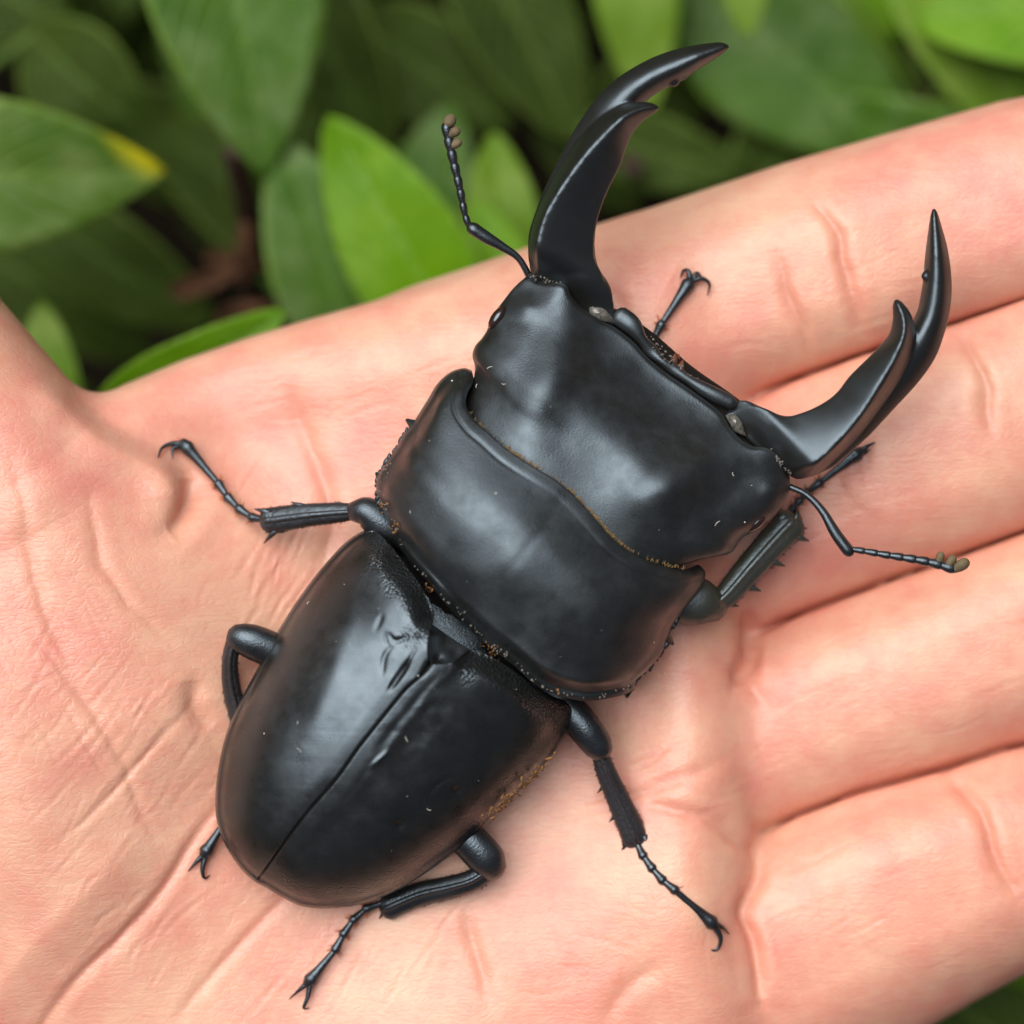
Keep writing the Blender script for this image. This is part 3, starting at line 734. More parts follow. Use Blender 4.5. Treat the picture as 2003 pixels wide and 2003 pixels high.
# --- mandibles
def mandible(outer, inner, ridge_l, ridge_c, ridge_r, teeth, zs):
    m = MB()
    def slab(Lc, Rc, cpos, z0, hh, thick, ns=90, nt=26, pw=1.5):
        """Lc/Rc edges; cpos(s) crest position across; z0(s) edge height; hh(s) crest rise"""
        L = curve(Lc, ns); R = curve(Rc, ns); s = np.linspace(0, 1, ns); t = (1 - np.cos(np.linspace(0, math.pi, nt))) / 2
        P = L[:, None] * (1 - t[None, :, None]) + R[:, None] * t[None, :, None]
        cp = cpos(s)[:, None]; T = t[None]
        prof = np.where(T < cp, 1 - np.clip((cp - T) / cp, 0, 1) ** pw, 1 - np.clip((T - cp) / (1 - cp), 0, 1) ** (pw if pw > 1.8 else 1.25))
        ed = np.sqrt(np.clip(1 - (2 * T - 1) ** 2, 0, 1))
        wd = np.linalg.norm(R - L, axis=1)[:, None]
        zt = z0(s)[:, None] + np.minimum(hh(s)[:, None], .75 * wd) * prof
        zb = z0(s)[:, None] - np.minimum(thick(s)[:, None], .6 * wd) * ed
        m.shell(P[..., 0], P[..., 1], zt, zb)
    z0 = lambda s: zs[0] + (zs[1] - zs[0]) * s - 24 * sm(.14, 0, s)
    # the long outer blade, base to tip
    slab(outer, inner, lambda s: .50 + 0 * s, z0, lambda s: (34 + 2 * s) * (.2 + .8 * sm(.0, .14, s)), lambda s: 52 - 16 * s, pw=2.0)
    # the upper keel that ends in the big inner tooth
    slab(ridge_l, ridge_r, ridge_c, lambda s: zs[0] + 6 + (zs[2] - zs[0]) * s - 24 * sm(.2, 0, s), lambda s: (62 - 16 * s) * (.15 + .85 * sm(.02, .22, s)), lambda s: 40 + 0 * s, pw=1.45)
    for (x0, y0, z1, r) in teeth: m.blob((x0, y0, z1), (r, r, r))
    me = m.mesh('mandible_raw', merge=.3)
    o = link('mandible_raw', me, None)
    rm = o.modifiers.new('r', 'REMESH'); rm.mode = 'VOXEL'; rm.voxel_size = 2.6 * K
    smo = o.modifiers.new('s', 'SMOOTH'); smo.factor = .5; smo.iterations = 14
    dg = bpy.context.evaluated_depsgraph_get(); dg.update()
    me2 = bpy.data.meshes.new_from_object(o.evaluated_get(dg)); me2.name = 'mandible'
    bpy.data.objects.remove(o); me2.shade_smooth()
    me2.materials.clear()
    return link('mandible', me2, M['mand'], beetle)

mandible(
    outer=[(1058, 590), (1036, 525), (1033, 464), (1046, 417), (1064, 370), (1083, 330), (1108, 279), (1137, 232), (1162, 196), (1199, 159), (1242, 130), (1289, 107), (1343, 91), (1394, 83), (1416, 83), (1427, 90)],
    inner=[(1205, 640), (1196, 566), (1172, 525), (1164, 490), (1165, 455), (1172, 418), (1184, 378), (1200, 330), (1216, 280), (1232, 240), (1258, 205), (1290, 180), (1336, 156), (1380, 127), (1410, 108), (1427, 94)],
    ridge_l=[(1052, 575), (1036, 500), (1038, 458), (1052, 410), (1078, 358), (1108, 308), (1140, 264), (1176, 230), (1215, 206), (1252, 199), (1278, 202), (1291, 210)],
    ridge_r=[(1200, 625), (1180, 542), (1164, 507), (1163, 464), (1173, 417), (1191, 370), (1213, 326), (1225, 290), (1240, 258), (1262, 234), (1280, 222), (1291, 213)],
    ridge_c=lambda s: .10 + .30 * sm(.15, .95, s), teeth=[(1318, 158, 196, 13), (1336, 148, 196, 10)], zs=(158, 205, 232))
mandible(
    outer=[(1505, 905), (1543, 930), (1561, 938), (1590, 932), (1626, 916), (1655, 893), (1699, 854), (1753, 796), (1796, 749), (1829, 702), (1847, 655), (1858, 612), (1862, 568), (1860, 525), (1853, 481), (1842, 441), (1834, 414), (1828, 406)],
    inner=[(1410, 815), (1448, 782), (1490, 796), (1532, 813), (1568, 808), (1608, 790), (1640, 766), (1672, 735), (1712, 700), (1748, 668), (1776, 640), (1792, 612), (1799, 586), (1805, 546), (1809, 499), (1815, 452), (1820, 418), (1825, 406)],
    ridge_l=[(1510, 905), (1556, 934), (1600, 925), (1640, 890), (1685, 842), (1725, 790), (1758, 742), (1782, 692), (1790, 650), (1784, 618), (1771, 597), (1760, 586), (1752, 584)],
    ridge_r=[(1415, 812), (1476, 793), (1532, 813), (1568, 807), (1608, 789), (1637, 767), (1662, 735), (1706, 691), (1738, 654), (1746, 622), (1745, 600), (1748, 588)],
    ridge_c=lambda s: .12 + .30 * sm(.15, .95, s), teeth=[(1812, 540, 190, 11)], zs=(152, 188, 222))

# --- elytra
SUT = [(838, 1300), (822, 1322), (790, 1352), (745, 1407), (700, 1464), (658, 1523), (604, 1585), (560, 1643), (531, 1684), (500, 1726)]
LO = [(727, 1032), (699, 1044), (670, 1066), (626, 1115), (590, 1162), (554, 1217), (517, 1282), (488, 1336), (459, 1394), (440, 1443), (426, 1510), (421, 1572), (428, 1622), (448, 1666), (473, 1702), (500, 1726)]
LF = [(727, 1032), (764, 1066), (797, 1110), (826, 1150), (848, 1200), (836, 1255), (838, 1300)]
RO = [(1110, 1372), (1122, 1388), (1118, 1412), (1102, 1448), (1080, 1484), (1050, 1518), (1002, 1568), (959, 1608), (912, 1651), (857, 1691), (814, 1720), (767, 1746), (712, 1767), (669, 1775), (622, 1777), (585, 1771), (553, 1756), (520, 1736), (500, 1726)]
RF = [(838, 1300), (880, 1298), (922, 1272), (974, 1292), (1024, 1326), (1068, 1356), (1110, 1372)]
def elytron(side):
    if side < 0:
        X, Y, S, T = coons(LF, [(500, 1726), (500.5, 1726.5)], LO, SUT, 190, 120)
        w = T; out = LO; fr = LF
    else:
        X, Y, S, T = coons(RF, [(500, 1726), (500.5, 1726.5)], SUT, RO, 190, 120)
        w = 1 - T; out = RO; fr = RF
    prof = np.clip(1 - np.clip(1 - w, 0, 1) ** 2.5, 0, 1) ** .62
    H = (218 - 30 * S) * np.clip(1 - np.clip((S - .30) / .70, 0, 1) ** 2.9, 0, 1) ** .62
    dFr, _ = seg_dist(X, Y, curve(fr[:5] if side < 0 else fr[2:], 80)); dO, _ = seg_dist(X, Y, curve(out, 120)); dS, _ = seg_dist(X, Y, curve(SUT, 120))
    H = H * (.70 + .30 * sm(-12, 48, dFr))
    Z = 104 + H * prof
    Z += 4 * np.exp(-((dO - 3.5) / 3.5) ** 2) - 5.5 * np.exp(-((dO - 11) / 5) ** 2)
    Z += -6 * np.exp(-(dS / 2.4) ** 2) * sm(1, .96, S) - 8 * np.exp(-(dS / 6) ** 2) * sm(.08, .0, S)
    Z += -.8 * np.exp(-((dS - 40) / 7) ** 2) * sm(.75, .4, S)
    Z += vnoise(X, Y, 120, 81) * 4 + vnoise(X, Y, 40, 82) * .4
    # two or three very faint long swellings
    Z += .7 * np.sin(w * 15 + .5) * sm(0, .2, w) * sm(1, .5, S)
    if side < 0:
        Z += ridge(X, Y, [(812, 1270), (795, 1300), (772, 1330), (760, 1350)], -3, 4) + ridge(X, Y, [(800, 1296), (782, 1322), (766, 1345)], -8, 5)
        Z += ridge(X, Y, [(770, 1258), (752, 1285), (748, 1320)], -2.5, 5)
        Z += ridge(X, Y, [(748, 1205), (735, 1232)], -3, 4) + ridge(X, Y, [(758, 1240), (775, 1254), (798, 1245)], -4, 4) + ridge(X, Y, [(752, 1240), (758, 1262)], -3, 4)
        Z += ridge(X, Y, [(825, 1330), (800, 1350), (788, 1362)], -6, 6) + ridge(X, Y, [(690, 1180), (665, 1260), (640, 1350), (600, 1460)], 4, 26)
        Z += bump(X, Y, 768, 1195, 45, 3) + bump(X, Y, 700, 1090, 60, 7)
        Z += vnoise(X, Y, 22, 83) * 1.6 * np.exp(-((X - 790) ** 2 + (Y - 1270) ** 2) / 70 ** 2)
    else:
        Z += ridge(X, Y, [(862, 1318), (830, 1352), (780, 1412), (735, 1470)], -2.5, 8) + bump(X, Y, 905, 1370, 60, 2)
        Z += ridge(X, Y, [(760, 1470), (725, 1500)], 3, 5) + bump(X, Y, 782, 1614, 10, -7) + bump(X, Y, 895, 1545, 8, -6)
        Z += ridge(X, Y, [(838, 1560), (850, 1540), (878, 1522), (893, 1528)], -3, 4)
        Z += vnoise(X, Y, 18, 84) * 2.2 * np.exp(-((X - 830) ** 2 + (Y - 1410) ** 2) / 80 ** 2)
    zb = 98 - 55 * np.sin(np.pi * np.clip(w, 0, 1) / 2) * np.clip(1 - S ** 3, 0, 1)
    m = MB().shell(X, Y, Z, np.minimum(zb, Z - 3))
    me = m.mesh('elytron'); n0 = X.size
    ra = me.attributes.new('rough', 'FLOAT', 'POINT')
    val = sm(80, 5, dFr + 70 * vnoise(X, Y, 30, 85)) * .8 + (.22 * sm(60, 20, dO) if side > 0 else 0)
    ra.data.foreach_set('value', np.r_[val.ravel(), np.zeros(n0)].astype(np.float32))
    return link('elytron', me, M['elytra'], beetle)
elytron(-1); elytron(1)

# scutellum between them
X, Y, S, T = coons([(838, 1216), (866, 1236), (892, 1254), (922, 1272)], [(842, 1300), (850, 1308), (858, 1306)], [(838, 1216), (833, 1258), (842, 1300)], [(922, 1272), (900, 1290), (858, 1306)], 40, 40)
Z = 222 + 62 * S + 7 * np.clip(1 - np.abs(2 * T - 1) ** 2.4, 0, 1) ** .6 + bump(X, Y, 858, 1290, 9, -10) + 4 * vnoise(X, Y, 16, 91)
MB().shell(X, Y, Z, Z * 0 + 170).build('scutellum', M['satin'], beetle, merge=.4)

# the dark body between pronotum and elytra, and the belly plates
X, Y, S, T = coons([(800, 1010), (950, 1120), (1100, 1230), (1230, 1300)], [(740, 1080), (850, 1200), (960, 1290), (1090, 1390)], [(800, 1010), (770, 1040), (740, 1080)], [(1230, 1300), (1160, 1350), (1090, 1390)], 40, 80)
uu = np.abs(2 * T - 1); Z = 50 + 60 * np.clip(1 - uu ** 2.4, 0, 1) ** .6 + 3 * vnoise(X, Y, 12, 95)
MB().shell(X, Y, Z, 60 + 0 * Z).build('thorax', M['soil_black'], beetle, merge=.4)
MB().blob((745, 1430, 80), (330, 215, 52), math.radians(-50), 14, 28).build('abdomen', M['leg'], beetle)

# --- antennae
def antenna(scape, flag, lam, side):
    a = empty('antenna', beetle)
    MB().tube(scape, n=30, k=12).build('scape', M['leg'], a)
    c = curve(flag, 8 * 6 + 1)
    for i in range(8):
        seg = c[i * 6:i * 6 + 7]; r0 = 5.6 + .42 * i
        pts = [(*seg[0][:3], r0 * .85), (*seg[2][:3], r0 * 1.0), (*seg[4][:3], r0 * 1.2), (*seg[6][:3], r0 * 1.22)]
        MB().tube(pts, n=8, k=10).build('flagellum_segment', M['leg'], a)
    for (p, q, r) in lam:
        p, q = A(p), A(q); MB().tube([(*p, r * .7), (*(p * .5 + q * .5), r), (*q, r * 1.05)], n=10, k=12).build('club_segment', M['club'], a)
    return a
antenna([(1038, 545, 140, 7), (1014, 505, 150, 6.5), (981, 482, 158, 9), (952, 465, 164, 12), (925, 447, 168, 13)],
        [(920, 450, 168), (909, 417, 172), (898, 362, 178), (887, 315, 182), (878, 275, 186), (873, 248, 188)],
        [((880, 287, 186), (895, 279, 187), 9), ((877, 264, 188), (891, 257, 189), 10), ((874, 246, 189), (881, 235, 190), 12)], -1)
antenna([(1540, 950, 132, 6.5), (1577, 967, 140, 6.5), (1609, 1000, 146, 8), (1635, 1044, 150, 11), (1660, 1078, 152, 12)],
        [(1664, 1074, 152), (1690, 1078, 154), (1730, 1085, 158), (1775, 1092, 162), (1824, 1101, 165), (1862, 1112, 166)],
        [((1834, 1104, 165), (1840, 1087, 167), 8), ((1852, 1110, 166), (1863, 1094, 168), 9), ((1866, 1114, 166), (1886, 1102, 169), 11)], 1)

# --- legs
def leg(femur, tibia, tibia_mat, spines, tarsus, claws, teeth=None, keel=True):
    """femur/tibia: tube points; tarsus: px points from tibia end to claw joint, z is laid down to the skin"""
    g = empty('leg', beetle)
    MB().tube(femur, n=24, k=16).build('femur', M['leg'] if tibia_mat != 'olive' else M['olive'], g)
    m = MB().tube(tibia, n=26, k=12)
    tb = A(tibia)
    if keel:
        kk = tb.copy(); kk[:, 2] += kk[:, 4] * .55; kk[:, 3] *= .34; kk[:, 4] *= .8; m.tube(kk, n=26, k=8)
    for (a, b, r) in spines: m.cone(A(a) - (A(b) - A(a)) * .3, A(a) + (A(b) - A(a)) * 1.35, r * 1.35, 7)
    if teeth:
        for (a, b, r) in teeth: m.cone(a, b, r, 6)
    cc = curve(tb, 60); tg_ = np.gradient(cc[:, :3], axis=0); tg_ /= np.linalg.norm(tg_, axis=1)[:, None]
    for i in range(70):       # short stiff hairs along both edges
        k_ = rng.randrange(8, 60); sg = rng.choice((-1, 1)); sd2 = A((-tg_[k_][1], tg_[k_][0], 0)) * sg
        o_ = cc[k_, :3] + sd2 * cc[k_, 3] * .93; m.cone(o_, o_ + sd2 * rng.uniform(3, 7) + tg_[k_] * rng.uniform(4, 9), 1.1, 3)
    m.build('tibia', M[tibia_mat], g)
    tz0 = tb[-1, 2]; n = len(tarsus)
    zt = hand_z(tarsus[-1][0], tarsus[-1][1])
    pts = []
    for i, p in enumerate(tarsus):
        q = i / (n - 1); zz = tz0 + (zt + 15 - tz0) * (q ** .8)
        zz = max(zz, hand_z(p[0], p[1]) + 9) if len(p) < 3 else p[2]
        pts.append((p[0], p[1], zz))
    P = A(pts)
    for i in range(n - 2):
        a, b = P[i], P[i + 1]; d = b - a
        MB().tube([(*a, 6.6), (*(a + d * .4), 7.0), (*(a + d * .78), 8.8), (*(a + d * .98), 10.4)], n=9, k=10).build('tarsus_segment', M['leg'], g)
    a, b = P[-2], P[-1]; d = b - a; l = np.linalg.norm(d)
    MB().tube([(*a, 6.0), (*(a + d * .35), 7.5), (*(a + d * .72), 10.5), (*(a + d * .93), 14.5), (*b, 11)], n=16, k=12).build('tarsus_segment', M['leg'], g)
    for c in claws:
        c = A(c); zz = []
        z0 = P[-1, 2]
        for i, p in enumerate(c):
            q = i / (len(c) - 1); zc = hand_z(p[0], p[1]) + 3
            zz.append(z0 * (1 - q) + max(zc, z0 - 40) * q + 5 * math.sin(math.pi * q))
        r = np.linspace(6.5, 1.0, len(c))
        MB().tube(np.c_[c, zz, r], n=16, k=8).build('claw', M['leg'], g)
    # rusty bristles under each tarsal joint
    m = MB()
    for i in range(1, n - 1):
        d = (P[i] - P[i - 1]); d /= np.linalg.norm(d); s = A((-d[1], d[0], 0))
        for k_ in range(9):
            sg = 1 if k_ % 2 else -1; o = P[i] + d * rng.uniform(-9, 3) + s * sg * 5 - A((0, 0, 4))
            e = o + s * sg * rng.uniform(7, 16) + d * rng.uniform(4, 14) - A((0, 0, rng.uniform(1, 6)))
            m.cone(o, e, 1.5, 4)
    for k_ in range(6):
        o = P[-1] - A((0, 0, 4)); e = o + A((rng.uniform(-20, 20), rng.uniform(-20, 20), -2)); m.cone(o, e, .9, 4)
    tag(m.build('bristles', M['rust'], g), kind='stuff')
    return g

def edge_teeth(a, b, off, ln, n, r, q0=.15, q1=1.0):
    a, b = A(a), A(b); d = (b - a) / np.linalg.norm(b - a); nn = A((-d[1], d[0], 0)) * (1 if off > 0 else -1); out = []
    for i in range(n):
        q = q0 + (q1 - q0) * i / (n - 1); p = a + (b - a) * q + nn * abs(off); k_ = 1.5 if i % 4 == 3 else rng.uniform(.6, 1.0)
        out.append((tuple(p - d * 3), tuple(p + nn * ln * k_ + d * ln * .5), r * k_))
    return out
def hz(p, up): return (p[0], p[1], hand_z(*p) + up)

# middle leg, thumb side
leg([(800, 1050, 95, 34, 30), (755, 1028, 105, 36, 32), (718, 1002, 108, 30, 28), (700, 1000, 104, 24, 24)],
    [(700, 1000, 100, 15, 13), (660, 1003, 92, 20, 15), (600, 1008, 78, 23, 15), (555, 1014, 64, 25, 15), (520, 1018, 54, 24, 13)],
    'tibia', [((594, 991, 76), (575, 984, 76), 6), ((528, 1002, 60), (505, 997, 58), 7), ((540, 1035, 56), (522, 1056, 48), 7), ((548, 1036, 56), (528, 1040, 48), 6)],
    [(520, 1017), (492, 1012), (467, 995), (445, 972), (427, 946), (360, 868)],
    [[(356, 868), (335, 868), (316, 877), (309, 895)], [(352, 872), (338, 878), (337, 896)]])
# hind leg, thumb side
leg([(640, 1330, 90, 36, 32), (560, 1285, 100, 36, 32), (500, 1258, 108, 35, 32), (470, 1248, 110, 30, 28)],
    [(460, 1250, 102, 17, 16), (450, 1290, 88, 16, 16), (453, 1345, 66, 18, 15), (470, 1410, 48, 20, 14), (488, 1500, 32, 20, 12)],
    'tibia', [((480, 1490, 36), (470, 1512, 30), 5), ((500, 1495, 36), (505, 1516, 30), 5)],
    [(486, 1502), (474, 1535), (462, 1565), (450, 1590), (438, 1610), (400, 1670)],
    [[(398, 1672), (384, 1686), (368, 1704)], [(402, 1674), (396, 1700), (400, 1718), (411, 1712)]])
# middle leg, finger side
leg([(1060, 1340, 90, 34, 32), (1115, 1390, 98, 33, 31), (1150, 1432, 100, 33, 31), (1172, 1462, 96, 29, 27)],
    [(1170, 1462, 92, 16, 15), (1186, 1510, 78, 20, 16), (1210, 1565, 62, 23, 16), (1232, 1615, 48, 25, 15), (1244, 1645, 42, 25, 13)],
    'tibia', [((1262, 1640, 44), (1270, 1660, 38), 6), ((1224, 1640, 44), (1220, 1662, 38), 6), ((1252, 1650, 42), (1262, 1664, 36), 5)],
    [(1246, 1650), (1258, 1674), (1276, 1699), (1296, 1722), (1320, 1741), (1398, 1810)],
    [[(1400, 1815), (1410, 1836), (1402, 1858), (1380, 1857)], [(1404, 1810), (1416, 1816), (1427, 1828)]],
    teeth=edge_teeth((1170, 1462, 88), (1244, 1645, 40), 14, 15, 12, 4))
# hind leg, finger side
leg([(860, 1600, 88, 36, 32), (910, 1638, 98, 37, 34), (948, 1676, 100, 37, 34), (960, 1692, 96, 33, 30)],
    [(965, 1694, 92, 20, 18), (925, 1722, 82, 22, 18), (880, 1736, 68, 23, 17), (820, 1750, 52, 24, 15), (755, 1777, 38, 24, 13)],
    'leg', [((752, 1782, 38), (744, 1794, 32), 5), ((760, 1762, 38), (738, 1768, 30), 6)],
    [(752, 1765), (716, 1778), (691, 1800), (672, 1828), (656, 1858), (603, 1922)],
    [[(600, 1924), (586, 1936), (566, 1954)], [(606, 1928), (602, 1950), (594, 1972), (604, 1972)]])
# foreleg, finger side (paler, olive)
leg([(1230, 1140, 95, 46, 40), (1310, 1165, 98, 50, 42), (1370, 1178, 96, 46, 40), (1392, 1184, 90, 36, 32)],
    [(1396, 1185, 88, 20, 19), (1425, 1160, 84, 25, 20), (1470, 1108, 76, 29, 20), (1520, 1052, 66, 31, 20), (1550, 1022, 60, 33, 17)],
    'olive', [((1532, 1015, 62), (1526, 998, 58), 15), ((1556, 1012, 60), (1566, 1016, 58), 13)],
    [(1540, 1010), (1552, 994), (1564, 980), (1580, 963), (1604, 944), (1682, 884)],
    [[(1684, 882), (1698, 872), (1714, 864)], [(1686, 886), (1694, 884), (1702, 878)]],
    teeth=edge_teeth((1396, 1185, 84), (1556, 1018, 60), 15, 22, 13, 7.5, .1, .98))
# foreleg, thumb side: reaches forward under the head, only the foot shows beyond the lip
leg([(960, 900, 84, 44, 36), (1010, 830, 70, 42, 34), (1060, 790, 58, 36, 30)],
    [(1066, 786, 52, 20, 16), (1120, 770, 44, 24, 15), (1170, 752, 36, 24, 14), (1215, 735, 30, 22, 12)],
    'leg', [],
    [(1216, 733), (1238, 712), (1256, 692), (1276, 667), (1294, 634), (1350, 550)],
    [[(1354, 548), (1374, 545), (1388, 556), (1384, 577)], [(1350, 546), (1346, 530), (1336, 530), (1331, 544)], [(1356, 546), (1364, 534), (1376, 548)]])

# --- bristles, dust and flakes caught on the armour
def surf_z(obj_name, px, py): return None
m = MB()
c = curve(PF, 300)[40:290]
nrm = np.gradient(c, axis=0); nrm = np.stack([nrm[:, 1], -nrm[:, 0]], 1); nrm /= np.linalg.norm(nrm, axis=1)[:, None]
dgt = {}
def ray_z(obj, px, py, zg=300):
    w = to_world(A([px, py, zg])); hit, loc, nn, ix = obj.ray_cast(Vector((w[0], w[1], 1)), Vector((0, 0, -1)))
    return loc.z / K if hit else None
bpy.context.view_layer.update()
OB = {o.name: o for o in beetle.children}
for i in range(0, len(c), 1):
    gap = .55 if 45 < i < 80 or 112 < i < 190 else .15
    for j in range(3):
        if rng.random() > gap: continue
        p = c[i] + nrm[i] * rng.uniform(-1, 3); z0 = ray_z(OB['head'], p[0] + nrm[i][0] * 6, p[1] + nrm[i][1] * 6) or ray_z(OB['pronotum'], *p)
        if z0 is None: continue
        e = p + nrm[i] * rng.uniform(3, 7) + A((rng.uniform(-3, 3), rng.uniform(-3, 3)))
        m.cone((*p, z0 + 4), (*e, z0 + 5.0), rng.uniform(.7, 1.3), 4)
tag(m.build('collar_fringe', M['gold'], beetle), kind='stuff')

m = MB()
cands = [OB['head'], OB['pronotum']] + [o for n_, o in OB.items() if n_.startswith('elytron') or n_.startswith('mandible')]
def drop(px, py):
    zs = [z for z in (ray_z(o, px, py) for o in cands) if z is not None]
    return max(zs) if zs else None
for i in range(70):        # specks and short pale hairs scattered over the back
    px, py = rng.uniform(430, 1560), rng.uniform(520, 1770)
    z0 = drop(px, py)
    if z0 is None: continue
    if rng.random() < .72:
        r = rng.uniform(.5, 1.2) + (rng.random() < .12) * 1.0; m.blob((px, py, z0 + .4), (r, r * .8, r * .7), 0, 4, 6)
    else:
        a = rng.random() * 6.28; l = rng.uniform(2.5, 6.5); b = rng.uniform(-3, 3)
        m.tube([(px - l * math.cos(a), py - l * math.sin(a), z0 + 1.2, .5), (px + b * math.sin(a), py - b * math.cos(a), z0 + 1.8, .6), (px + l * math.cos(a), py + l * math.sin(a), z0 + 1.2, .45)], n=7, k=4)
tag(m.build('dust', M['dust'], beetle), kind='stuff')
m = MB()
edge = curve(PB, 200); edge2 = curve(PLf, 200)
for i in range(90):
    e, w_ = (edge, 1) if rng.random() < .75 else (edge2, 1)
    q = e[rng.randrange(10, 198) if e is edge else rng.randrange(110, 198)]
    cc = A((1000, 1120)); d = cc - q; d /= np.linalg.norm(d); p = q + d * abs(rng.gauss(0, 7)) + d * 3
    z0 = ray_z(OB['pronotum'], *p)
    if z0 is None: continue
    r = rng.uniform(.8, 2.3); m.blob((p[0], p[1], z0 + .8), (r * 1.4, r, r * .7), rng.random() * 3, 4, 6)
tag(m.build('rim_dust', plain('grey_dust', (.15, .14, .12), .8, .2, .4, 4000), beetle), kind='stuff')
m = MB()
rim = curve(RO, 300); el = [o for n_, o in OB.items() if n_.startswith('elytron')]
def drop_e(px, py):
    zs = [z for z in (ray_z(o, px, py) for o in el) if z is not None]; return max(zs) if zs else None
for i in range(95):        # bark flakes along the wing-case margin
    q = rng.betavariate(2.2, 2.6); j = int(38 + q * 92); p0 = rim[j]; d = A((800, 1450)) - p0; d /= np.linalg.norm(d)
    p = p0 + d * (1.5 + abs(rng.gauss(0, 8.5))); z0 = drop_e(*p)
    if z0 is None: continue
    flake(m, (p[0], p[1], z0 + .5), rng.choice((1.2, 2, 3, 4.5, 6.5)) * rng.uniform(.7, 1.1), rng.uniform(-1.8, .6))
for (px, py, n_, sp) in ((773, 1034, 16, 8), (838, 1152, 12, 7), (965, 1283, 22, 12), (940, 1262, 10, 8), (1092, 1352, 4, 3), (748, 985, 12, 8)):
    for i in range(n_):
        x0, y0 = px + rng.gauss(0, sp * .5), py + rng.gauss(0, sp * .7); zz = [z for z in (drop(x0, y0), ray_z(OB['thorax'], x0, y0)) if z is not None]
        if zz:
            flake(m, (x0, y0, max(zz) + .6), rng.uniform(1.4, 3.4), rng.uniform(-1.5, 1.5))
tag(m.build('bark_flakes', M['tan'], beetle), kind='stuff')

# ------------------------------------------------------------------ the shrub behind and below the hand
shrub = empty('shrub', loc=(float(to_world(A([560, 560, -3300]))[0]), float(to_world(A([560, 560, -3300]))[1]), GZ))
tag(shrub, 'leafy green shrub with smooth oval leaves growing below and behind the hand', 'shrub')
bpy.context.view_layer.update()
def keep(o):
    o.matrix_parent_inverse = shrub.matrix_world.inverted(); return o

def leaf_mesh(base, tip, hw, bend=60, cup=.22, tilt=0.0, shape=(.75, .68), wave=6, seed=0, petiole=None, ns=26, nt=13, world_done=True, fold_tip=0):
    """base/tip: (x,y,z) px; hw half width; bend: sag of the blade; cup: V fold; tilt: roll about the midrib"""
    b, t = A(base), A(tip); L = np.linalg.norm(t - b); ax = (t - b) / L
    side = np.cross(ax, A((0, 0, 1.0))); side /= np.linalg.norm(side); up = np.cross(side, ax)
    if up[2] < 0: up = -up
    ca, sa = math.cos(tilt), math.sin(tilt); side, up = side * ca + up * sa, up * ca - side * sa
    s = np.linspace(0, 1, ns); u = np.linspace(-1, 1, nt)
    w = hw * np.clip(np.sin(np.pi * np.clip(s, 0, 1) ** shape[0]), 0, 1) ** shape[1] + .5
    S, U = np.meshgrid(s, u, indexing='ij')
    Wd = w[:, None] * U
    h = bend * np.sin(np.pi * S) - bend * .4 * S ** 3 + cup * np.abs(Wd) - .25 * cup * Wd ** 2 / hw - 5 * np.exp(-(U / .07) ** 2)
    h += wave * np.sin(S * 9 + seed) * U * np.abs(U) + wave * .6 * np.sin(S * 23 + seed * 2 + np.abs(U) * 3.0) * .35
    if fold_tip: h += fold_tip * np.clip((S - .78) / .22, 0, 1) ** 2
    P = b + ax * (S * L)[..., None] + side * Wd[..., None] + up * h[..., None]
    m = MB(); Q = P - up * 5
    m.v = [P.reshape(-1, 3), Q.reshape(-1, 3)]; Nn = ns * nt; m.n = 2 * Nn
    f = []
    for i in range(ns - 1):
        for j in range(nt - 1):
            a = i * nt + j; f.append((a, a + 1, a + nt + 1, a + nt)); f.append((a + Nn, a + nt + Nn, a + nt + 1 + Nn, a + 1 + Nn))
    bd = [j for j in range(nt)] + [i * nt + nt - 1 for i in range(1, ns)] + [(ns - 1) * nt + j for j in range(nt - 2, -1, -1)] + [i * nt for i in range(ns - 2, 0, -1)]
    for q in range(len(bd)): a, c_ = bd[q], bd[(q + 1) % len(bd)]; f.append((a, a + Nn, c_ + Nn, c_))
    m.f = f
    uv = np.stack([(U + 1) / 2, S], -1).reshape(-1, 2); uv = np.vstack([uv, uv])
    if petiole is not None:
        n0 = m.n; pe = A(petiole)
        m.tube([(*(b + ax * 10 - up * 3), 11), (*(b * .6 + pe * .4 - A((0, 0, 20))), 10), (*pe, 12)], n=8, k=7)
        uv = np.vstack([uv, np.tile([[.5, 0.]], (m.n - n0, 1))])
    me = m.mesh('leaf')
    ul = me.uv_layers.new(name='UVMap'); li = np.empty(len(me.loops), np.int32); me.loops.foreach_get('vertex_index', li)
    ul.data.foreach_set('uv', uv[li].astype(np.float32).ravel())
    return me

STEMS = [
    [(470, 900, -3300, 46), (480, 760, -2300, 40), (500, 610, -1500, 34), (490, 430, -1050, 28), (455, 300, -800, 20)],
    [(760, 700, -3300, 40), (800, 660, -2300, 34), (870, 560, -1500, 28), (930, 420, -1150, 20)],
    [(1250, 100, -3300, 42), (1230, 160, -2400, 36), (1220, 260, -1700, 28), (1240, 330, -1300, 20)],
    [(1700, 0, -3300, 44), (1740, 60, -2300, 36), (1800, 160, -1600, 28), (1840, 280, -1200, 20)],
    [(-250, 400, -3300, 42), (-230, 370, -2200, 36), (-260, 330, -1300, 30), (-280, 330, -760, 20)],
    [(150, 900, -3300, 40), (140, 860, -2300, 34), (120, 800, -1500, 26), (110, 760, -1100, 18)],
    [(400, -500, -3300, 42), (390, -420, -2300, 34), (380, -330, -1300, 28), (390, -280, -820, 20)],
    [(2150, 2250, -3300, 42), (2130, 2200, -2200, 34), (2120, 2160, -1200, 26), (2110, 2140, -900, 18)],
]
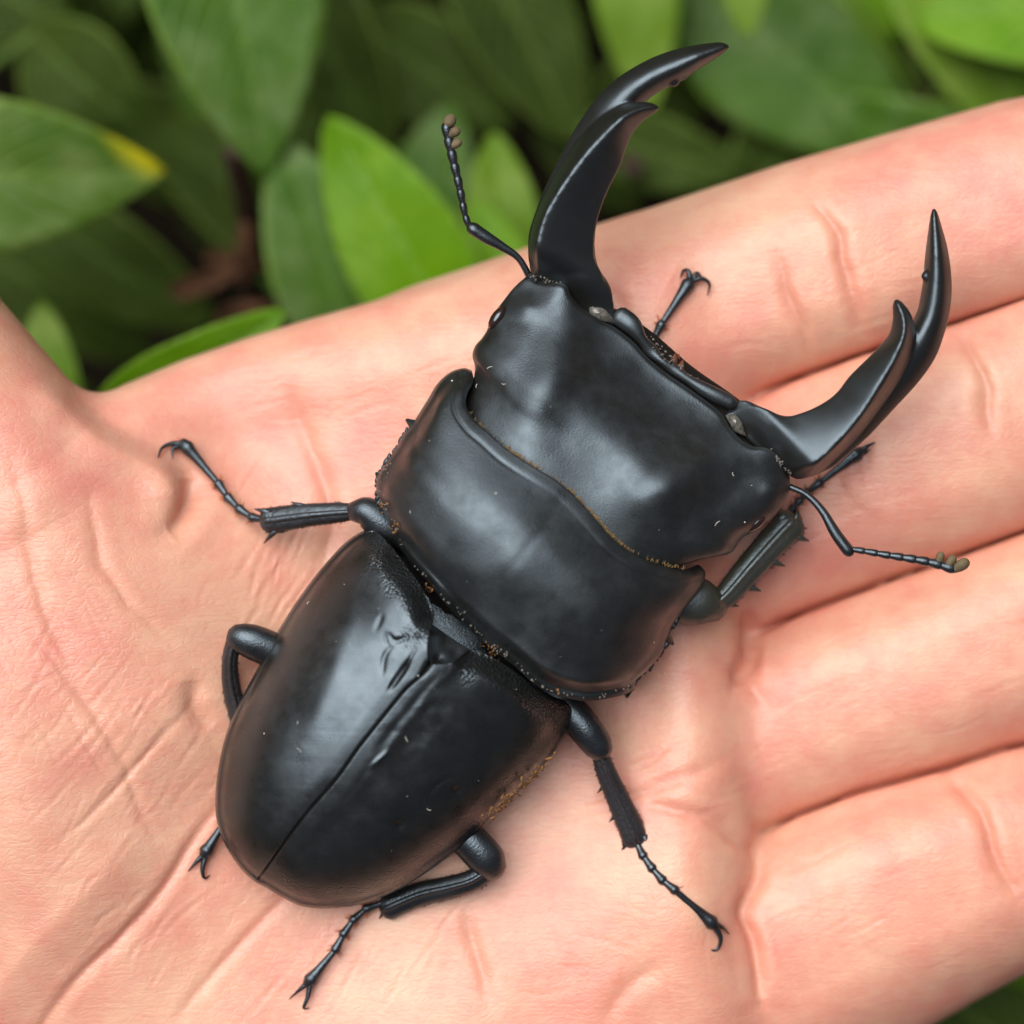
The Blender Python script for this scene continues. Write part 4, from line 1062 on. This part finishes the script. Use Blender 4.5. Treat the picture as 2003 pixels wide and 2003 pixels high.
STEMS = [[(x_, y_, z_ if z_ < -3000 else z_ - 420, r_) for (x_, y_, z_, r_) in st_] for st_ in STEMS]
for stp in STEMS:
    keep(MB().tube(stp, n=24, k=9).build('stem', M['stem'], shrub))
def near_stem(p):
    best = None
    for stp in STEMS:
        c = curve(stp, 30)
        for q in c[::3]:
            if q[2] > p[2] + 20: continue
            d = np.linalg.norm((q[:3] - A(p)) * A((1, 1, .6)))
            if best is None or d < best[0]: best = (d, q[:3])
    return best[1]

LEAVES = [  # base, tip, half width, material, extra, label
    ((-330, 330, -820), (322, 338, -760), 158, 'leaf_tip', dict(bend=70, cup=.16, tilt=.12, shape=(.80, .80)), 'waxy green leaf with a yellowed tip'),
    ((380, -330, -860), (528, 352, -900), 186, 'leaf_blue', dict(bend=50, cup=.12, tilt=-.25, shape=(.72, .85)), 'broad blue-green leaf hanging down'),
    ((700, 720, -1000), (545, 262, -930), 118, 'leaf_blue', dict(bend=30, cup=.18, tilt=.2, shape=(.85, .8)), None),
    ((915, 690, -900), (640, 225, -820), 122, 'leaf_fresh', dict(bend=40, cup=.30, tilt=-.1, shape=(.80, .72), fold_tip=30), 'bright fresh green leaf with a rolled tip'),
    ((985, 560, -1080), (968, 258, -1050), 74, 'leaf_light', dict(bend=30, cup=.16, tilt=.1), None),
    ((1010, 620, -980), (930, 392, -960), 62, 'leaf_fresh', dict(bend=20, cup=.1, tilt=.1, shape=(.8, .7)), None),
    ((820, 560, -1350), (880, 200, -1300), 100, 'leaf_blue', dict(bend=30, cup=.1, tilt=-.3), None),
    ((1235, -260, -1250), (1268, 225, -1300), 88, 'leaf_light', dict(bend=40, cup=.1, tilt=.15), None),
    ((1440, -330, -1050), (1464, 76, -1020), 74, 'leaf_light', dict(bend=30, cup=.14, tilt=.1), None),
    ((1330, -60, -1450), (1800, 300, -1400), 165, 'leaf_blue', dict(bend=50, cup=.10, tilt=.2), None),
    ((1130, 250, -1400), (1450, 338, -1350), 78, 'leaf_shaded', dict(bend=30, cup=.12, tilt=.2), None),
    ((1780, -180, -1250), (2010, 290, -1200), 130, 'leaf_light', dict(bend=40, cup=.12, tilt=-.2), None),
    ((2220, 20, -1150), (1790, 40, -1180), 120, 'leaf_fresh', dict(bend=40, cup=.12, tilt=.3), None),
    ((1850, 360, -1500), (1960, 60, -1450), 110, 'leaf_light', dict(bend=40, cup=.12, tilt=.3), None),
    ((1500, -120, -1700), (1760, 60, -1600), 120, 'leaf_fresh', dict(bend=40, cup=.12, tilt=.1), None),
    ((60, 60, -1250), (285, 255, -1250), 110, 'leaf_shaded', dict(bend=40, cup=.12, tilt=.3), None),
    ((-120, -60, -1500), (140, 60, -1450), 110, 'leaf_shaded', dict(bend=40, cup=.12, tilt=-.3), None),
    ((40, 390, -1350), (420, 640, -1400), 96, 'leaf_shaded', dict(bend=40, cup=.12, tilt=.2), None),
    ((-160, 420, -1500), (300, 700, -1600), 110, 'leaf_shaded', dict(bend=40, cup=.12, tilt=-.2), None),
    ((130, 860, -900), (78, 590, -860), 62, 'leaf_light', dict(bend=30, cup=.14, tilt=-.3), None),
    ((180, 820, -640), (560, 610, -620), 70, 'leaf_fresh', dict(bend=20, cup=.15, tilt=.3), None),
    ((560, -120, -1300), (760, 330, -1350), 105, 'leaf_shaded', dict(bend=40, cup=.14, tilt=.3), None),
    ((700, 40, -1500), (1000, 250, -1450), 110, 'leaf_shaded', dict(bend=40, cup=.14, tilt=.1), None),
    ((900, -160, -1450), (1130, 280, -1400), 115, 'leaf_shaded', dict(bend=40, cup=.14, tilt=-.2), None),
    ((760, -170, -1000), (1000, -20, -980), 60, 'leaf_light', dict(bend=30, cup=.14, tilt=.2), None),
    ((1080, 120, -1650), (1240, 420, -1600), 95, 'leaf_shaded', dict(bend=40, cup=.14, tilt=.2), None),
    ((1440, 420, -1500), (1640, 120, -1600), 100, 'leaf_shaded', dict(bend=40, cup=.14, tilt=.2), None),
    ((2120, 2150, -900), (1820, 1930, -880), 120, 'leaf_shaded', dict(bend=40, cup=.14, tilt=.1), None),
    ((2180, 1760, -1100), (1930, 2040, -1050), 120, 'leaf_fresh', dict(bend=40, cup=.14, tilt=.1), None),
]
for i, (b, t, hw, mt, kw, lab) in enumerate(LEAVES):
    dz_ = -60 if b[2] > -700 else (-330 if b[2] > -1200 else -420)
    b = (b[0], b[1], b[2] + dz_); t = (t[0], t[1], t[2] + dz_)
    me = leaf_mesh(b, t, hw, seed=i * 1.7, petiole=near_stem(b), **kw)
    o = keep(link('leaf', me, M[mt], shrub))
    if lab: o['label'] = lab
# deeper and surrounding leaves, a few shapes shared between them
protos = []
for i in range(5):
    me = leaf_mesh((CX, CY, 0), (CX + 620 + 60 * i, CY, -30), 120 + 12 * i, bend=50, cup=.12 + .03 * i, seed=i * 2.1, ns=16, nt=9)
    me.materials.append(M[['leaf_shaded', 'leaf_shaded', 'leaf_shaded', 'leaf_blue', 'leaf_shaded'][i]]); protos.append(me)
rl = random.Random(21)
for i in range(265):
    px, py = rl.uniform(-2200, 4200), rl.uniform(-2400, 4200)
    inside = -1100 < px < 3100 and -1100 < py < 1900
    zz = rl.uniform(-2900, -1900) if inside else rl.uniform(-2600, -800)
    w = to_world(A([px, py, zz]))
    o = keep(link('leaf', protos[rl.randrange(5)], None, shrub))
    o.location = w; o.rotation_euler = (rl.uniform(-.5, .5), rl.uniform(-.6, .3), rl.uniform(0, 6.28)); s_ = rl.uniform(.8, 1.25); o.scale = (s_, s_, s_)
# the mass of leaves beneath and beyond, past counting
from mathutils import Euler
fv, ff, fu, n_ = [], [], [], 0
pd = []
for me in protos[:3]:
    co = np.empty(len(me.vertices) * 3, np.float32); me.vertices.foreach_get('co', co)
    uvv = np.zeros((len(me.vertices), 2), np.float32)
    for p_ in me.polygons:
        for li_, vi_ in zip(p_.loop_indices, p_.vertices): uvv[vi_] = me.uv_layers[0].data[li_].uv
    pd.append((co.reshape(-1, 3), np.array([tuple(p_.vertices) for p_ in me.polygons]), uvv))
for i in range(620):
    co, fa, uvv = pd[rl.randrange(3)]
    w = to_world(A([rl.uniform(-3600, 5600), rl.uniform(-3800, 5600), rl.uniform(-3000, -2000)]))
    Mx = np.array(Euler((rl.uniform(-.6, .6), rl.uniform(-.7, .3), rl.uniform(0, 6.28))).to_matrix()) * rl.uniform(.8, 1.3)
    fv.append(co @ Mx.T + w); ff.append(fa + n_); fu.append(uvv); n_ += len(co)
fm = bpy.data.meshes.new('foliage'); fm.from_pydata(np.vstack(fv).tolist(), [], np.vstack(ff).tolist()); fm.update(); fm.shade_smooth()
ul = fm.uv_layers.new(name='UVMap'); li = np.empty(len(fm.loops), np.int32); fm.loops.foreach_get('vertex_index', li); ul.data.foreach_set('uv', np.vstack(fu)[li].ravel())
tag(keep(link('foliage', fm, M['leaf_shaded'], shrub)), kind='stuff')
# dry, curled scraps caught in the stems
DRY = [((330, 575, -1250), (470, 530, -1200), 22, 'narrow brown dry leaf scrap lying level beside the stem'), ((420, 640, -1300), (560, 600, -1250), 34, 'broadest curled brown dry leaf scrap at the foot of the leaves'),
       ((470, 560, -1350), (480, 400, -1300), 16, 'thin brown dry leaf scrap standing upright along the stem'), ((400, 500, -1400), (520, 520, -1350), 18, 'small brown dry leaf scrap behind the upright one')]
for (b, t, hw, lab) in DRY:
    o = link('dry_leaf', leaf_mesh((b[0], b[1], b[2] - 120), (t[0], t[1], t[2] - 120), hw, bend=25, cup=.5, seed=b[0]), M['dry'])
    tag(o, lab, 'dry leaf', 'dry leaf scraps in the shrub')
